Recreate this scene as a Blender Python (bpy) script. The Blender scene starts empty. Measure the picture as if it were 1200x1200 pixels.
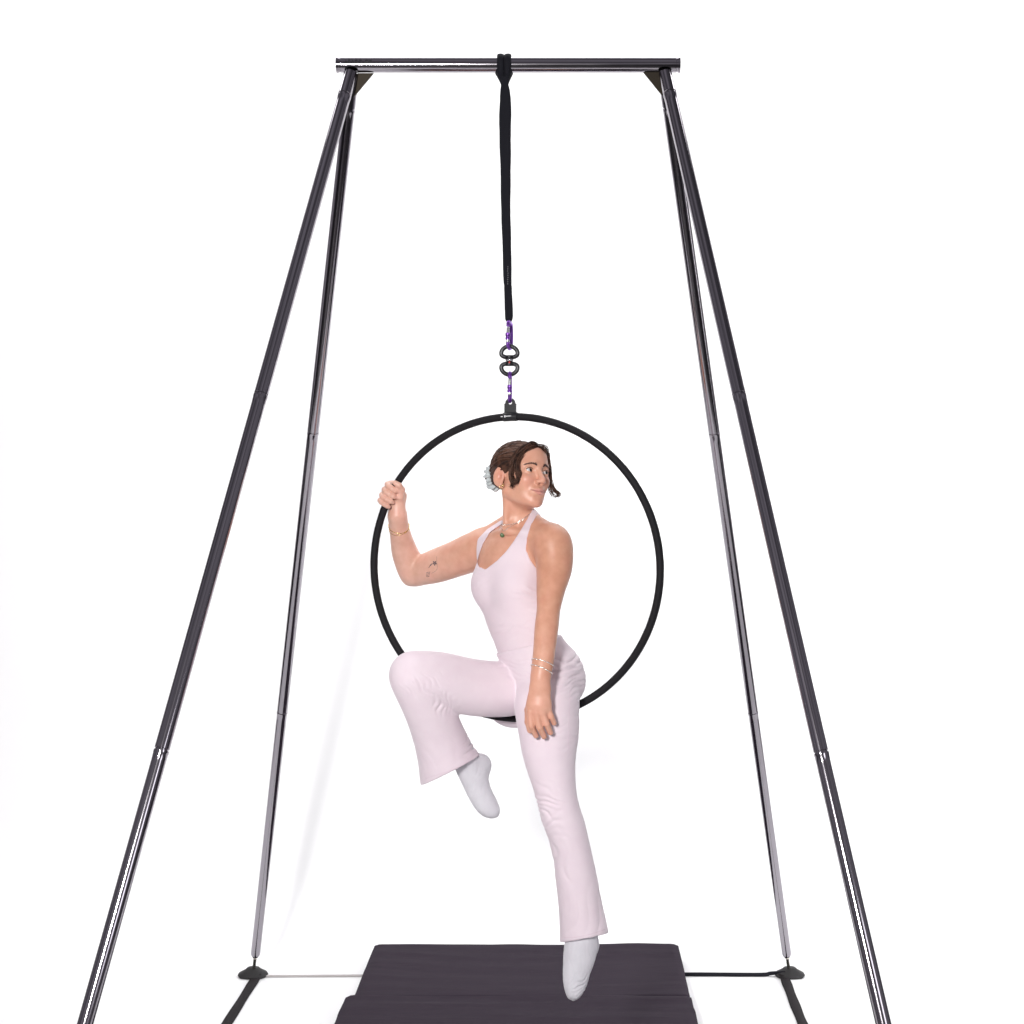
import bpy, bmesh, math, random
import numpy as np
from mathutils import Vector, Matrix, noise
from mathutils.bvhtree import BVHTree

random.seed(7)
rng = np.random.default_rng(7)
C = bpy.context.scene.collection
sc = bpy.context.scene

# ------------------------------------------------------------------ camera
F, D, H0, CX, X0, Y0 = 1800.0, 4.724, 2.012, 0.1826, 665.0, 550.0
cam = bpy.data.cameras.new('camera')
camo = bpy.data.objects.new('camera', cam)
C.objects.link(camo)
camo.location = (CX, -D, H0)
camo.rotation_euler = (math.pi/2, 0, 0)
cam.sensor_width = 36
cam.lens = F/1200*36
cam.shift_x = -(X0-600)/1200
cam.shift_y = (Y0-600)/1200
cam.clip_end = 100
sc.camera = camo

# ------------------------------------------------------------------ world and lamps
w = bpy.data.worlds.new('World')
sc.world = w
w.use_nodes = True
wn_ = w.node_tree
wt = wn_.nodes.new('ShaderNodeTexCoord')
wz = wn_.nodes.new('ShaderNodeTexNoise')          # a dim, uneven studio all round
wz.inputs['Scale'].default_value = 2.2
wz.inputs['Detail'].default_value = 2.0
wr_ = wn_.nodes.new('ShaderNodeValToRGB')
wr_.color_ramp.elements[0].position, wr_.color_ramp.elements[1].position = .36, .66
wr_.color_ramp.elements[0].color = (.022, .020, .026, 1)
wr_.color_ramp.elements[1].color = (.30, .285, .32, 1)
wn_.links.new(wt.outputs['Generated'], wz.inputs['Vector'])
wn_.links.new(wz.outputs['Fac'], wr_.inputs['Fac'])
wn_.links.new(wr_.outputs['Color'], wn_.nodes['Background'].inputs[0])
wn_.nodes['Background'].inputs[1].default_value = 1.0
sc.view_settings.view_transform = 'Standard'
sc.view_settings.look = 'None'
sc.view_settings.exposure = 0.0
sc.view_settings.gamma = 1.0

def area(name, loc, aim, sx, sy, power, col=(1, 1, 1), spread=180):
    l = bpy.data.lights.new(name, 'AREA')
    l.shape = 'RECTANGLE'
    l.spread = math.radians(spread)
    l.size, l.size_y, l.energy, l.color = sx, sy, power, col
    o = bpy.data.objects.new(name, l)
    C.objects.link(o)
    o.location = loc
    o.rotation_euler = (Vector(aim)-Vector(loc)).to_track_quat('-Z', 'Y').to_euler()
    return o
area('key_softbox', (-0.95, -4.9, 2.75), (0, 0, 1.7), 0.5, 0.5, 245, (1.0, .985, .965))
area('fill_softbox', (3.0, -4.4, 2.4), (0.2, 0, 1.5), 1.4, 1.4, 22, (.97, .97, 1.0))
area('overhead_softbox', (0, 1.0, 5.0), (0, 1.3, 0), 5.6, 1.2, 118)
area('backdrop_lamp', (-3.4, 0.1, 2.2), (-0.7, 1.9, 1.7), 0.6, 3.0, 3.8, spread=76)
area('backdrop_lamp', (3.6, 0.1, 1.9), (0.2, 1.9, 1.4), 0.6, 3.0, 32, spread=60)

# ------------------------------------------------------------------ helpers
def at(px, py, y=0.0):
    k = (D+y)/F
    return np.array([CX+(px-X0)*k, y, H0-(py-Y0)*k])
def pxm(n, y=0.0):
    return n*(D+y)/F
def proj(P):
    k = F/(D+P[..., 1])
    return X0+(P[..., 0]-CX)*k, Y0-(P[..., 2]-H0)*k

def tag(o, label, cat, group=None):
    o['label'] = label
    o['category'] = cat
    if group:
        o['group'] = group
    return o
def thing(name, label, cat, loc, group=None):
    o = bpy.data.objects.new(name, None)
    C.objects.link(o)
    o.location = loc
    o.empty_display_size = .1
    return tag(o, label, cat, group)
def rootloc(p):
    return p.location if p.type == 'EMPTY' else Vector((0, 0, 0))
def obj(name, data, mat, parent=None, smooth=True, label=None):
    """data: bmesh, or (verts, faces). All coordinates are world coordinates."""
    me = bpy.data.meshes.new(name)
    if isinstance(data, bmesh.types.BMesh):
        data.to_mesh(me)
        data.free()
    else:
        v, f = data
        v = np.asarray(v, np.float32)
        if isinstance(f, np.ndarray):
            me.vertices.add(len(v))
            me.vertices.foreach_set('co', v.ravel())
            me.loops.add(f.size)
            me.loops.foreach_set('vertex_index', f.astype(np.int32).ravel())
            me.polygons.add(len(f))
            me.polygons.foreach_set('loop_start', np.arange(0, f.size, f.shape[1], dtype=np.int32))
            me.update(calc_edges=True)
            me.validate()
        else:
            me.from_pydata([tuple(map(float, q)) for q in v], [], f)
    if smooth:
        me.polygons.foreach_set('use_smooth', np.ones(len(me.polygons), dtype=bool))
    if mat:
        me.materials.append(mat)
    o = bpy.data.objects.new(name, me)
    C.objects.link(o)
    if parent:
        o.parent = parent
        o.matrix_parent_inverse = Matrix.Translation(-rootloc(parent))
    if label:
        o['label'] = label
    me.update()
    return o
def struct(o):
    o['kind'] = 'structure'
    return o

def V(p):
    return Vector([float(c) for c in p])
def spline(pts, n):
    """Catmull-Rom through the rows of pts (any width), n samples per span."""
    P = np.asarray(pts, float)
    P = np.vstack([2*P[0]-P[1], P, 2*P[-1]-P[-2]])
    out = []
    for i in range(1, len(P)-2):
        for j in range(n):
            t = j/n
            a, b, c, d = P[i-1:i+3]
            out.append(.5*((2*b)+(-a+c)*t+(2*a-5*b+4*c-d)*t*t+(-a+3*b-3*c+d)*t**3))
    out.append(P[-2])
    return np.array(out)
def tube(pts, rad, seg=12, closed=False, caps=True, flat=None):
    """Sweep of a round (or, with flat=(axis, ratio), flattened) section along pts."""
    P = np.asarray(pts, float)
    n = len(P)
    R = np.broadcast_to(np.asarray(rad, float), (n,))
    if closed:
        T = np.roll(P, -1, 0)-np.roll(P, 1, 0)
    else:
        T = np.gradient(P, axis=0)
    T /= np.linalg.norm(T, axis=1)[:, None]+1e-12
    up = np.array([0, 0, 1.]) if abs(T[0][2]) < .9 else np.array([0, 1., 0])
    if flat is not None:
        up = np.asarray(flat[0], float)
    vs, fs = [], []
    u = up-T[0]*np.dot(up, T[0])
    for i in range(n):
        u = (up if flat is not None else u)
        u = u-T[i]*np.dot(u, T[i])
        u /= np.linalg.norm(u)+1e-12
        b = np.cross(T[i], u)
        q = flat[1] if flat is not None else 1.0
        for s in range(seg):
            a = 2*math.pi*s/seg
            vs.append(P[i]+R[i]*(math.cos(a)*u*q+math.sin(a)*b))
    m = n if closed else n-1
    for i in range(m):
        j = (i+1) % n
        for s in range(seg):
            t = (s+1) % seg
            fs.append((i*seg+s, i*seg+t, j*seg+t, j*seg+s))
    if caps and not closed:
        fs.append(tuple(reversed(range(seg))))
        fs.append(tuple(range((n-1)*seg, n*seg)))
    return vs, fs
def join(parts):
    vs, fs = [], []
    for v, f in parts:
        o = len(vs)
        vs += list(v)
        fs += [tuple(int(i)+o for i in q) for q in f]
    return vs, fs
def lathe(a, b, prof, seg=32):
    """prof: (distance along a->b in metres, radius)."""
    a, b = np.asarray(a, float), np.asarray(b, float)
    t = (b-a)/np.linalg.norm(b-a)
    u = np.cross(t, [0, 1, 0] if abs(t[1]) < .9 else [1, 0, 0])
    u /= np.linalg.norm(u)
    v = np.cross(t, u)
    vs, fs = [], []
    for d, r in prof:
        for s in range(seg):
            an = 2*math.pi*s/seg
            vs.append(a+t*d+r*(math.cos(an)*u+math.sin(an)*v))
    for i in range(len(prof)-1):
        for s in range(seg):
            q = (s+1) % seg
            fs.append((i*seg+s, i*seg+q, (i+1)*seg+q, (i+1)*seg+s))
    return vs, fs
def auto_sharp(o, ang=35):
    me = o.data
    bm = bmesh.new()
    bm.from_mesh(me)
    bmesh.ops.recalc_face_normals(bm, faces=bm.faces)
    for e in bm.edges:
        if len(e.link_faces) == 2 and e.calc_face_angle() > math.radians(ang):
            e.smooth = False
    bm.to_mesh(me)
    bm.free()
    return o

# ------------------------------------------------------------------ materials
def mat(name, base, rough=.5, metal=0.0, **kw):
    m = bpy.data.materials.new(name)
    m.use_nodes = True
    b = m.node_tree.nodes['Principled BSDF']
    b.inputs['Base Color'].default_value = (*base, 1)
    b.inputs['Roughness'].default_value = rough
    b.inputs['Metallic'].default_value = metal
    for k, v in kw.items():
        b.inputs[k.replace('_', ' ')].default_value = v
    return m
def nd(m, t, **kw):
    n = m.node_tree.nodes.new(t)
    for k, v in kw.items():
        if k in n.inputs:
            n.inputs[k].default_value = v
        else:
            setattr(n, k, v)
    return n
def ln(m, a, ao, b, bi):
    m.node_tree.links.new(a.outputs[ao], b.inputs[bi])
def bsdf(m):
    return m.node_tree.nodes['Principled BSDF']
def noise_bump(m, scale, strength, dist=.001, detail=4, stretch=None):
    tc = nd(m, 'ShaderNodeTexCoord')
    mp = nd(m, 'ShaderNodeMapping')
    if stretch:
        mp.inputs['Scale'].default_value = stretch
    n = nd(m, 'ShaderNodeTexNoise')
    n.inputs['Scale'].default_value = scale
    n.inputs['Detail'].default_value = detail
    b = nd(m, 'ShaderNodeBump')
    b.inputs['Strength'].default_value = strength
    b.inputs['Distance'].default_value = dist
    ln(m, tc, 'Object', mp, 'Vector')
    ln(m, mp, 'Vector', n, 'Vector')
    ln(m, n, 'Fac', b, 'Height')
    ln(m, b, 'Normal', bsdf(m), 'Normal')
    return n
def noise_colour(m, scale, c0, c1, detail=5, lo=.35, hi=.65):
    tc = nd(m, 'ShaderNodeTexCoord')
    n = nd(m, 'ShaderNodeTexNoise')
    n.inputs['Scale'].default_value = scale
    n.inputs['Detail'].default_value = detail
    r = nd(m, 'ShaderNodeValToRGB')
    r.color_ramp.elements[0].position, r.color_ramp.elements[1].position = lo, hi
    r.color_ramp.elements[0].color = (*c0, 1)
    r.color_ramp.elements[1].color = (*c1, 1)
    ln(m, tc, 'Object', n, 'Vector')
    ln(m, n, 'Fac', r, 'Fac')
    ln(m, r, 'Color', bsdf(m), 'Base Color')

M = {}
M['backdrop'] = mat('backdrop_white', (.88, .88, .885), .75)
noise_colour(M['backdrop'], 1.2, (.865, .865, .872), (.885, .885, .89))
M['darkfloor'] = mat('dark_floor', (.022, .020, .022), .6)
noise_bump(M['darkfloor'], 30, .2)
M['chrome'] = mat('dark_chrome', (.34, .32, .35), .12, 1.0)
cn = nd(M['chrome'], 'ShaderNodeTexNoise', Scale=9.0, Detail=5.0)
cr = nd(M['chrome'], 'ShaderNodeMapRange')
cr.inputs['To Min'].default_value, cr.inputs['To Max'].default_value = .08, .17
ln(M['chrome'], cn, 'Fac', cr, 'Value')
ln(M['chrome'], cr, 'Result', bsdf(M['chrome']), 'Roughness')
M['steel'] = mat('bare_steel', (.62, .58, .52), .25, 1.0)
M['gusset'] = mat('gusset_steel', (.03, .025, .02), .5, 1.0)
M['letter'] = mat('letter_engraving', (.012, .012, .014), .5)
M['tape'] = mat('black_tape', (.0085, .0075, .0095), .7, Specular_IOR_Level=.25)
noise_bump(M['tape'], 420, .25, .0006)
M['sleeve'] = mat('black_steel', (.010, .010, .012), .38)
M['print'] = mat('white_print', (.7, .7, .72), .6)
M['webbing'] = mat('black_webbing', (.007, .007, .011), .85, Specular_IOR_Level=.2)
noise_bump(M['webbing'], 600, .4, .0008, 2, (1, 1, .5))
M['webbing2'] = mat('charcoal_webbing', (.018, .015, .017), .85, Specular_IOR_Level=.2)
noise_bump(M['webbing2'], 500, .4, .0008, 2)
M['rubber'] = mat('black_rubber', (.012, .011, .012), .7)
noise_bump(M['rubber'], 160, .4, .001)
M['purple'] = mat('purple_anodised', (.22, .075, .44), .28, .85)
M['silver'] = mat('silver_alloy', (.7, .7, .72), .2, 1.0)
M['swivel'] = mat('black_anodised', (.02, .02, .022), .25, .6)
M['red'] = mat('red_dot', (.6, .03, .03), .4)
M['mat'] = mat('mat_nylon', (.0345, .0262, .0365), .75, Specular_IOR_Level=.05)
noise_bump(M['mat'], 38, .35, .004, 5, (.35, 1.6, 1))
M['cord'] = mat('pale_cord', (.42, .39, .39), .5)
M['seam'] = mat('mat_seam', (.014, .013, .016), .7)

def cloth(name, base, dark, bump_s=900):
    m = mat(name, base, .82)
    b = bsdf(m)
    b.inputs['Sheen Weight'].default_value = .25
    b.inputs['Sheen Roughness'].default_value = .4
    b.inputs['Subsurface Weight'].default_value = .08
    b.inputs['Subsurface Radius'].default_value = (.01, .007, .008)
    noise_colour(m, 26, dark, base, 4)
    noise_bump(m, bump_s, .12, .0006, 3)
    return m
M['pants'] = cloth('pink_jersey', (.755, .650, .705), (.735, .625, .685))
M['top'] = cloth('pale_pink_jersey', (.745, .630, .682), (.73, .612, .668))
M['sock'] = cloth('grey_white_knit', (.66, .645, .69), (.62, .605, .65), 700)
b = bsdf(M['sock'])
tcs = nd(M['sock'], 'ShaderNodeTexCoord'); wv_ = nd(M['sock'], 'ShaderNodeTexWave')
wv_.inputs['Scale'].default_value = 95.0; wv_.inputs['Distortion'].default_value = 2.0; wv_.inputs['Detail'].default_value = 2.0
bp = nd(M['sock'], 'ShaderNodeBump', Strength=.55, Distance=.0015)
ln(M['sock'], tcs, 'Object', wv_, 'Vector'); ln(M['sock'], wv_, 'Fac', bp, 'Height'); ln(M['sock'], bp, 'Normal', b, 'Normal')
M['stitch'] = mat('pink_stitch', (.70, .57, .64), .85)
M['scrunchie'] = mat('silver_satin', (.50, .54, .55), .35)
bsdf(M['scrunchie']).inputs['Sheen Weight'].default_value = .4

skin = mat('skin', (.70, .40, .28), .42)
b = bsdf(skin)
b.inputs['Subsurface Weight'].default_value = .12
b.inputs['Subsurface Radius'].default_value = (.010, .0045, .0025)
b.inputs['Subsurface Scale'].default_value = 1.0
b.inputs['Specular IOR Level'].default_value = .45
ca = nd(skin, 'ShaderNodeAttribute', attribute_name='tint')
tc = nd(skin, 'ShaderNodeTexCoord')
n1 = nd(skin, 'ShaderNodeTexNoise', Scale=34.0, Detail=9.0)
r1 = nd(skin, 'ShaderNodeValToRGB')
r1.color_ramp.elements[0].position, r1.color_ramp.elements[1].position = .3, .7
r1.color_ramp.elements[0].color = (.88, .82, .79, 1)
r1.color_ramp.elements[1].color = (1, 1, 1, 1)
mx = nd(skin, 'ShaderNodeMixRGB', blend_type='MULTIPLY')
mx.inputs[0].default_value = 1.0
ln(skin, tc, 'Object', n1, 'Vector')
ln(skin, n1, 'Fac', r1, 'Fac')
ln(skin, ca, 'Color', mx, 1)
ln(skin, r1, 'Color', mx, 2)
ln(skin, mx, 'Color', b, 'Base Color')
noise_bump(skin, 700, .12, .0005, 3)
M['skin'] = skin
M['hair'] = mat('dark_brown_hair', (.055, .026, .018), .5, Specular_IOR_Level=.22)
noise_colour(M['hair'], 60, (.018, .008, .006), (.085, .038, .024))
M['hair_light'] = mat('lit_brown_hair', (.13, .062, .040), .42, Specular_IOR_Level=.4)  # lighter copy of the hair brown, highlights put into the strand colour
M['brow'] = mat('brow_hair', (.085, .043, .032), .6)
M['eyewhite'] = mat('eye_white', (.56, .52, .51), .15)
M['iris'] = mat('iris_hazel', (.045, .035, .028), .12)
M['pupil'] = mat('pupil', (.006, .006, .006), .1)
M['gold'] = mat('gold_chain', (.80, .58, .27), .22, 1.0)
M['pearl'] = mat('silver_chain', (.80, .76, .72), .22, .9)
M['jade'] = mat('green_stone', (.08, .14, .06), .25)
M['ink'] = mat('tattoo_ink', (.05, .05, .075), .6)

# ------------------------------------------------------------------ the setting: one seamless white backdrop
prof = [(-1.9, 0.0), (1.64, 0.0)]
for i in range(1, 17):
    a = math.pi/2*i/16
    prof.append((1.64+.26*math.sin(a), .26-.26*math.cos(a)))
prof.append((1.90, 5.2))
vs, fs = [], []
for i, (y, z) in enumerate(prof):
    vs += [(-3.4, y, z), (3.4, y, z)]
    if i:
        fs.append((2*i-2, 2*i-1, 2*i+1, 2*i))
bd = struct(obj('seamless_backdrop', (vs, fs), M['backdrop']))
fl_ = struct(obj('added_dark_floor', ([(-7, -9, -.012), (7, -9, -.012), (7, 4, -.012), (-7, 4, -.012)], [(0, 1, 2, 3)]), M['darkfloor']))  # unseen plane, added so the chrome reflects a dark band
fl_['label'] = 'unseen dark floor sheet added beyond the white backdrop for the chrome to reflect'
bd['label'] = 'white seamless studio backdrop sweeping from the floor up the wall'

# ------------------------------------------------------------------ the rig
BAR = at(595.5, 76, 0)[2]
FOOT_Y = 1.372
rig = thing('aerial_rig', 'tall four-legged chrome aerial rig with black rubber feet and top crossbar', 'aerial rig', (0, 0, 0))
xl, xr = at(394.5, 76, 0)[0], at(797, 76, 0)[0]
RB = .0240
L_ = xr-xl
prof = [(0.004, .015), (0, .0165), (0, RB+.0012), (.006, RB+.0012), (.0065, RB-.001), (.012, RB-.001), (.013, RB)]
prof += [(L_*t, RB) for t in np.linspace(.03, .97, 24)]
prof += [(L_-.013, RB), (L_-.012, RB-.001), (L_-.0065, RB-.001), (L_-.006, RB+.0012), (L_, RB+.0012), (L_, .0165), (L_-.004, .015)]
bar = auto_sharp(obj('crossbar', lathe((xl, 0, BAR), (xr, 0, BAR), prof, 40), M['chrome'], rig), 30)
for x0, s in ((xl, 1), (xr, -1)):
    o = obj('end_cap', lathe((x0+s*.004, 0, BAR), (x0+s*.006, 0, BAR), [(0, .0001), (0, .0166), (.002, .0166)], 24), M['sleeve'], bar)

# engraved wordmark on the bar
cu = bpy.data.curves.new('lettering', 'FONT')
cu.body = 'AERODIGY'
cu.size = .019
cu.space_character = 1.2
cu.offset = .0007
cu.align_x = 'LEFT'
tmp = bpy.data.objects.new('lettering_tmp', cu)
C.objects.link(tmp)
dg = bpy.context.evaluated_depsgraph_get()
tm = bpy.data.meshes.new_from_object(tmp.evaluated_get(dg))
bm = bmesh.new()
bm.from_mesh(tm)
bpy.data.objects.remove(tmp)
bmesh.ops.triangulate(bm, faces=bm.faces)
wd = max(v.co.x for v in bm.verts)
x0, x1 = at(404.5, 72, 0)[0], at(437, 72, 0)[0]
for v in bm.verts:
    a = (v.co.y-.003)/RB
    v.co = Vector((x0+v.co.x/wd*(x1-x0), -(RB+.0006)*math.cos(a), BAR+(RB+.0006)*math.sin(a)))
obj('lettering', bm, M['letter'], bar, smooth=False)

def leg(top, foot, joints, r=.0205):
    top, foot = np.asarray(top), np.asarray(foot)
    t = foot-top
    L = np.linalg.norm(t)
    t = t/L
    pad_h, stem = .035, .055
    end = L-(pad_h+stem)/abs(t[2])
    prof = [(.010, r)]
    rr = r
    for j in joints:
        d = j*L
        prof += [(d-.004, rr), (d-.0025, rr-.0022), (d+.0005, rr-.0022), (d+.0012, rr+.0004), (d+.008, rr+.0004), (d+.010, rr-.0002)]
        rr -= .0006
        prof += [(d+.03, rr)]
    prof += [(end-.02, rr), (end-.012, rr-.001), (end-.003, rr*.72), (end, rr*.45), (end, .001)]
    full = []
    for a, b2 in zip(prof[:-1], prof[1:]):
        full.append(a)
        if b2[0]-a[0] > .3:
            ds = [.003, .008, .02] + [(b2[0]-a[0])*q for q in (.25, .5, .75)] + [b2[0]-a[0]-e_ for e_ in (.02, .008, .003)]
            full += [(a[0]+q, a[1]+(b2[1]-a[1])*q/(b2[0]-a[0])) for q in ds]
    full.append(prof[-1])
    lo = auto_sharp(obj('leg', lathe(top, foot, full, 64), M['chrome'], rig), 30)
    e = top+t*end
    obj('foot_stem', lathe(e-t*.01, foot, [(0, .0065), (.012, .0065), (.0125, .0085), (.019, .0085), (.0195, .0065), (.085, .0065)], 16), M['steel'], lo)
    # rubber foot: squat bevelled pad, a little longer across than deep
    px_, py_ = foot[0], foot[1]
    bm = bmesh.new()
    rings = [(0, .056, .042), (.006, .060, .046), (.013, .056, .043), (.025, .033, .028), (.033, .024, .022), (.036, .015, .015)]
    vv = []
    for z, rx, ry in rings:
        ring = []
        for s in range(24):
            a = 2*math.pi*s/24
            sq = 1/max(abs(math.cos(a)), abs(math.sin(a)))
            k = 1+.22*(sq-1)
            ring.append(bm.verts.new((px_+rx*k*math.cos(a), py_+ry*k*math.sin(a), z+.001)))
        vv.append(ring)
    for A, B in zip(vv[:-1], vv[1:]):
        for s in range(24):
            bm.faces.new((A[s], A[(s+1) % 24], B[(s+1) % 24], B[s]))
    bm.faces.new(vv[-1])
    bm.faces.new(list(reversed(vv[0])))
    auto_sharp(obj('foot_pad', bm, M['rubber'], lo), 40)
    return lo
k_f = (D-FOOT_Y)/F
py_f = Y0+H0/k_f
tl, tr = at(412.5, 84, 0), at(778.5, 84, 0)
fl = np.array([CX+(100.5-.281*(py_f-1200)-X0)*k_f, -FOOT_Y, 0])
fr = np.array([CX+(1034.5+.2316*(py_f-1200)-X0)*k_f, -FOOT_Y, 0])
rl = at(296.5, 1144, FOOT_Y); rl[2] = 0
rr_ = at(925.5, 1144, FOOT_Y); rr_[2] = 0
oy = np.array([0, .013, 0])
def fracs(top, foot, pys):
    us = np.linspace(0, 1, 2001)
    P = top[None]+(foot-top)[None]*us[:, None]
    py_ = proj(P)[1]
    return [float(np.interp(q, py_, us)) for q in pys]
leg(tl-oy, fl, fracs(tl-oy, fl, (112, 463, 879)))
leg(tr-oy, fr, fracs(tr-oy, fr, (110, 463, 882)))
leg(tl+oy, rl, fracs(tl+oy, rl, (128, 506, 834)))
leg(tr+oy, rr_, fracs(tr+oy, rr_, (126, 507, 834)))
for pts in ([(419, 86), (438, 86), (414.5, 114)], [(773, 84), (753, 84), (776.5, 113)]):
    bm = bmesh.new()
    A = [bm.verts.new(V(at(x, y, 0)+np.array([0, -.004, 0]))) for x, y in pts]
    B = [bm.verts.new(V(at(x, y, 0)+np.array([0, .004, 0]))) for x, y in pts]
    bm.faces.new(A); bm.faces.new(list(reversed(B)))
    for i in range(3):
        bm.faces.new((A[i], B[i], B[(i+1) % 3], A[(i+1) % 3]))
    bmesh.ops.recalc_face_normals(bm, faces=bm.faces)
    obj('gusset_plate', bm, M['gusset'], rig, smooth=False)

# ------------------------------------------------------------------ floor straps between the feet
def ribbon(pts, width, thick=.003, wig=0):
    P = spline(pts, 10)
    P = P[:, :3]
    T = np.gradient(P, axis=0)
    T /= np.linalg.norm(T, axis=1)[:, None]
    S = np.cross(T, [0, 0, 1.])
    S /= np.linalg.norm(S, axis=1)[:, None]
    vs, fs = [], []
    for i in range(len(P)):
        w2 = width/2*(1+.06*math.sin(i*1.3))
        for s, z in ((-1, 0), (1, 0), (1, 1), (-1, 1)):
            vs.append(P[i]+S[i]*s*w2+np.array([0, 0, z*thick]))
    for i in range(len(P)-1):
        for s in range(4):
            q = (s+1) % 4
            fs.append((i*4+s, i*4+q, i*4+4+q, i*4+4+s))
    fs += [(3, 2, 1, 0), tuple(len(vs)-4+i for i in range(4))]
    return vs, fs
def fp(a, dx=0, dy=0, z=.002):
    return [a[0]+dx, a[1]+dy, z]
strap_g = 'straps tying the rig feet together'
o = obj('floor_strap', ribbon([fp(rl, .025, -.02, .016), fp(rl, .018, -.06, .004), fp(rl+(fl-rl)*.3, .02), fp(rl+(fl-rl)*.6, .02), fp(fl, .02, .06, .004)], .038), M['webbing2'])
tag(o, 'black webbing strap on the floor running forward from the foot beside the leg shadow', 'strap', strap_g)
o = obj('floor_strap', ribbon([fp(rr_, -.03, -.02, .016), fp(rr_, -.026, -.08, .004), fp(rr_+(fr-rr_)*.2, -.028), fp(rr_+(fr-rr_)*.3, -.012), fp(rr_+(fr-rr_)*.6, -.02), fp(fr, -.02, .06, .004)], .038), M['webbing2'])
tag(o, 'black webbing strap on the floor running forward from the foot where two straps cross', 'strap', strap_g)
# the rear strap: lies flat with a pale edge on one side of the mat, stands on edge on the other
o = obj('floor_strap', ribbon([fp(rl, .03, -.01, .006), fp(rl, .10, -.01, .002), fp(rl, .4, -.005, .002), [-.35, FOOT_Y, .002]], .013, .005), M['cord'])
tag(o, 'thin pale cord on the floor between a rig foot and the mat', 'strap')
o = obj('floor_strap', join([ribbon([[.45, FOOT_Y, .002], [.7, FOOT_Y, .002], fp(rr_, -.12, -.004, .002), fp(rr_, -.075, .0, .006), fp(rr_, -.02, -.02, .016)], .012, .012)]), M['webbing'])
tag(o, 'twisted black strap on the floor crossing behind the mat to a rig foot', 'strap', strap_g)

# ------------------------------------------------------------------ folding mat
MT = .062
mroot = thing('folding_mat', 'dark grey folding crash mat with creased nylon cover lying under the hoop', 'mat', (0, .5, 0))
k1 = (H0-MT)*F
ya = k1/(1106.5-Y0)-D
yb = k1/(1167-Y0)-D
def wr(x, y, seed):
    return noise.noise(Vector((x*1.3+seed, y*9, seed*3.1)))
def panel(y0, y1, xa, xb, seed, wrink):
    nx, ny = 90, 48
    bm = bmesh.new()
    rows = []
    prof = []
    r = .008
    us = np.linspace(0, 1, nx+1)
    # section across y: up the rear edge, over the top, down the front edge
    sec = [(y1, .002), (y1, MT*.5)] + [(y1-r+r*math.cos(a), MT-r+r*math.sin(a)) for a in np.linspace(0, math.pi/2, 6)]
    sec += [(y1-r+(y0-y1+2*r)*t, MT) for t in np.linspace(0, 1, ny)[1:-1]]
    sec += [(y0+r-r*math.sin(a), MT-r+r*math.cos(a)) for a in np.linspace(0, math.pi/2, 6)] + [(y0, MT*.5), (y0, .002)]
    for y, z in sec:
        row = []
        for u in us:
            x = xa+(xb-xa)*u
            e = min(u, 1-u)*(xb-xa)
            zz = z
            yy = y
            if z > MT*.6:
                rise = math.sqrt(max(0, 1-(1-min(e, r)/r)**2))
                zz = MT-r+(z-(MT-r))*1.0 if rise >= 1 else .002+(z-.002)*max(.93, .93+.07*rise)
                tt = (y-y0)/(y1-y0)
                env = .4+1.5*wrink*math.exp(-((1-tt)/.22)**2)+.5*wrink*math.exp(-(tt/.18)**2)
                d = 0
                d += .0026*env*(1-abs(wr(x, y, seed))*2)
                q = y+.035*math.sin(x*3.1+seed)+.03*noise.noise(Vector((x*2, seed, 0)))
                d += .0060*env*noise.noise(Vector((x*.9+seed*2, q*13, seed)))
                qq = y+.22*x*math.sin(seed)
                d += .0040*env*max(0, noise.noise(Vector((x*1.6+seed, qq*22, seed+3))))
                d += .0018*env*noise.noise(Vector((x*4+seed*2, q*34, seed+5)))
                d += .0035*noise.noise(Vector((x*2.2, y*2.5, seed+9)))
                zz += d*min(1, e/.02)
            if e < 1e-6:
                zz = min(zz, MT-.004)
                x += (-1 if u < .5 else 1)*(.004+.006*noise.noise(Vector((y*14, seed, 2)))*wrink)
            yy += .007*noise.noise(Vector((x*2.5, 3.3, .7)))*(1 if y < ya-.2 else .15)
            row.append(bm.verts.new((x, yy, zz)))
        rows.append(row)
    for A, B in zip(rows[:-1], rows[1:]):
        for i in range(nx):
            bm.faces.new((A[i], A[i+1], B[i+1], B[i]))
    for side in (0, nx):
        bm.faces.new([r_[side] for r_ in rows])
    bmesh.ops.recalc_face_normals(bm, faces=bm.faces)
    return auto_sharp(obj('mat_panel', bm, M['mat'], mroot), 50)
k1 = (H0-MT)*F
ya = k1/(1106.5-Y0)-D
yb = k1/(1167-Y0)-D
mxl = at(440.5, 1107, ya)[0]; mxr = at(793.5, 1107, ya)[0]
plen = ya-yb
panel(yb+.002, ya, mxl, mxr, 1.7, .35)
for i in range(1, 4):
    panel(yb-plen*i+.002, yb-plen*(i-1)-.002, mxl-.030, mxr+.004, 4.3+2*i, 1.0)
# ------------------------------------------------------------------ hoop
HC = at(601.3, 665, 0)
HR = pxm(176.6)
TH = pxm(4.5)
yaw = math.radians(-16.5)
hx = np.array([math.cos(yaw), math.sin(yaw), 0])
def hp(a, r=HR):          # a: angle from the hoop's right side, counter-clockwise as seen from the front
    return HC+r*(math.cos(a)*hx+np.array([0, 0, math.sin(a)]))
hoop = thing('aerial_hoop', 'black tape-wrapped aerial hoop hanging below the swivel', 'hoop', V(HC))
n = 220
ring_v, ring_f = tube([hp(2*math.pi*i/n) for i in range(n)], [TH*(1+.010*math.sin(i*math.pi/2)+.012*rng.normal()*.4) for i in range(n)], 16, closed=True)
obj('ring', (ring_v, ring_f), M['tape'], hoop)
at0 = math.radians(91.1)
sl = obj('sleeve', tube([hp(at0+t) for t in np.linspace(-.047, .047, 9)], TH*1.18, 20), M['sleeve'], hoop)
auto_sharp(sl)
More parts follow.
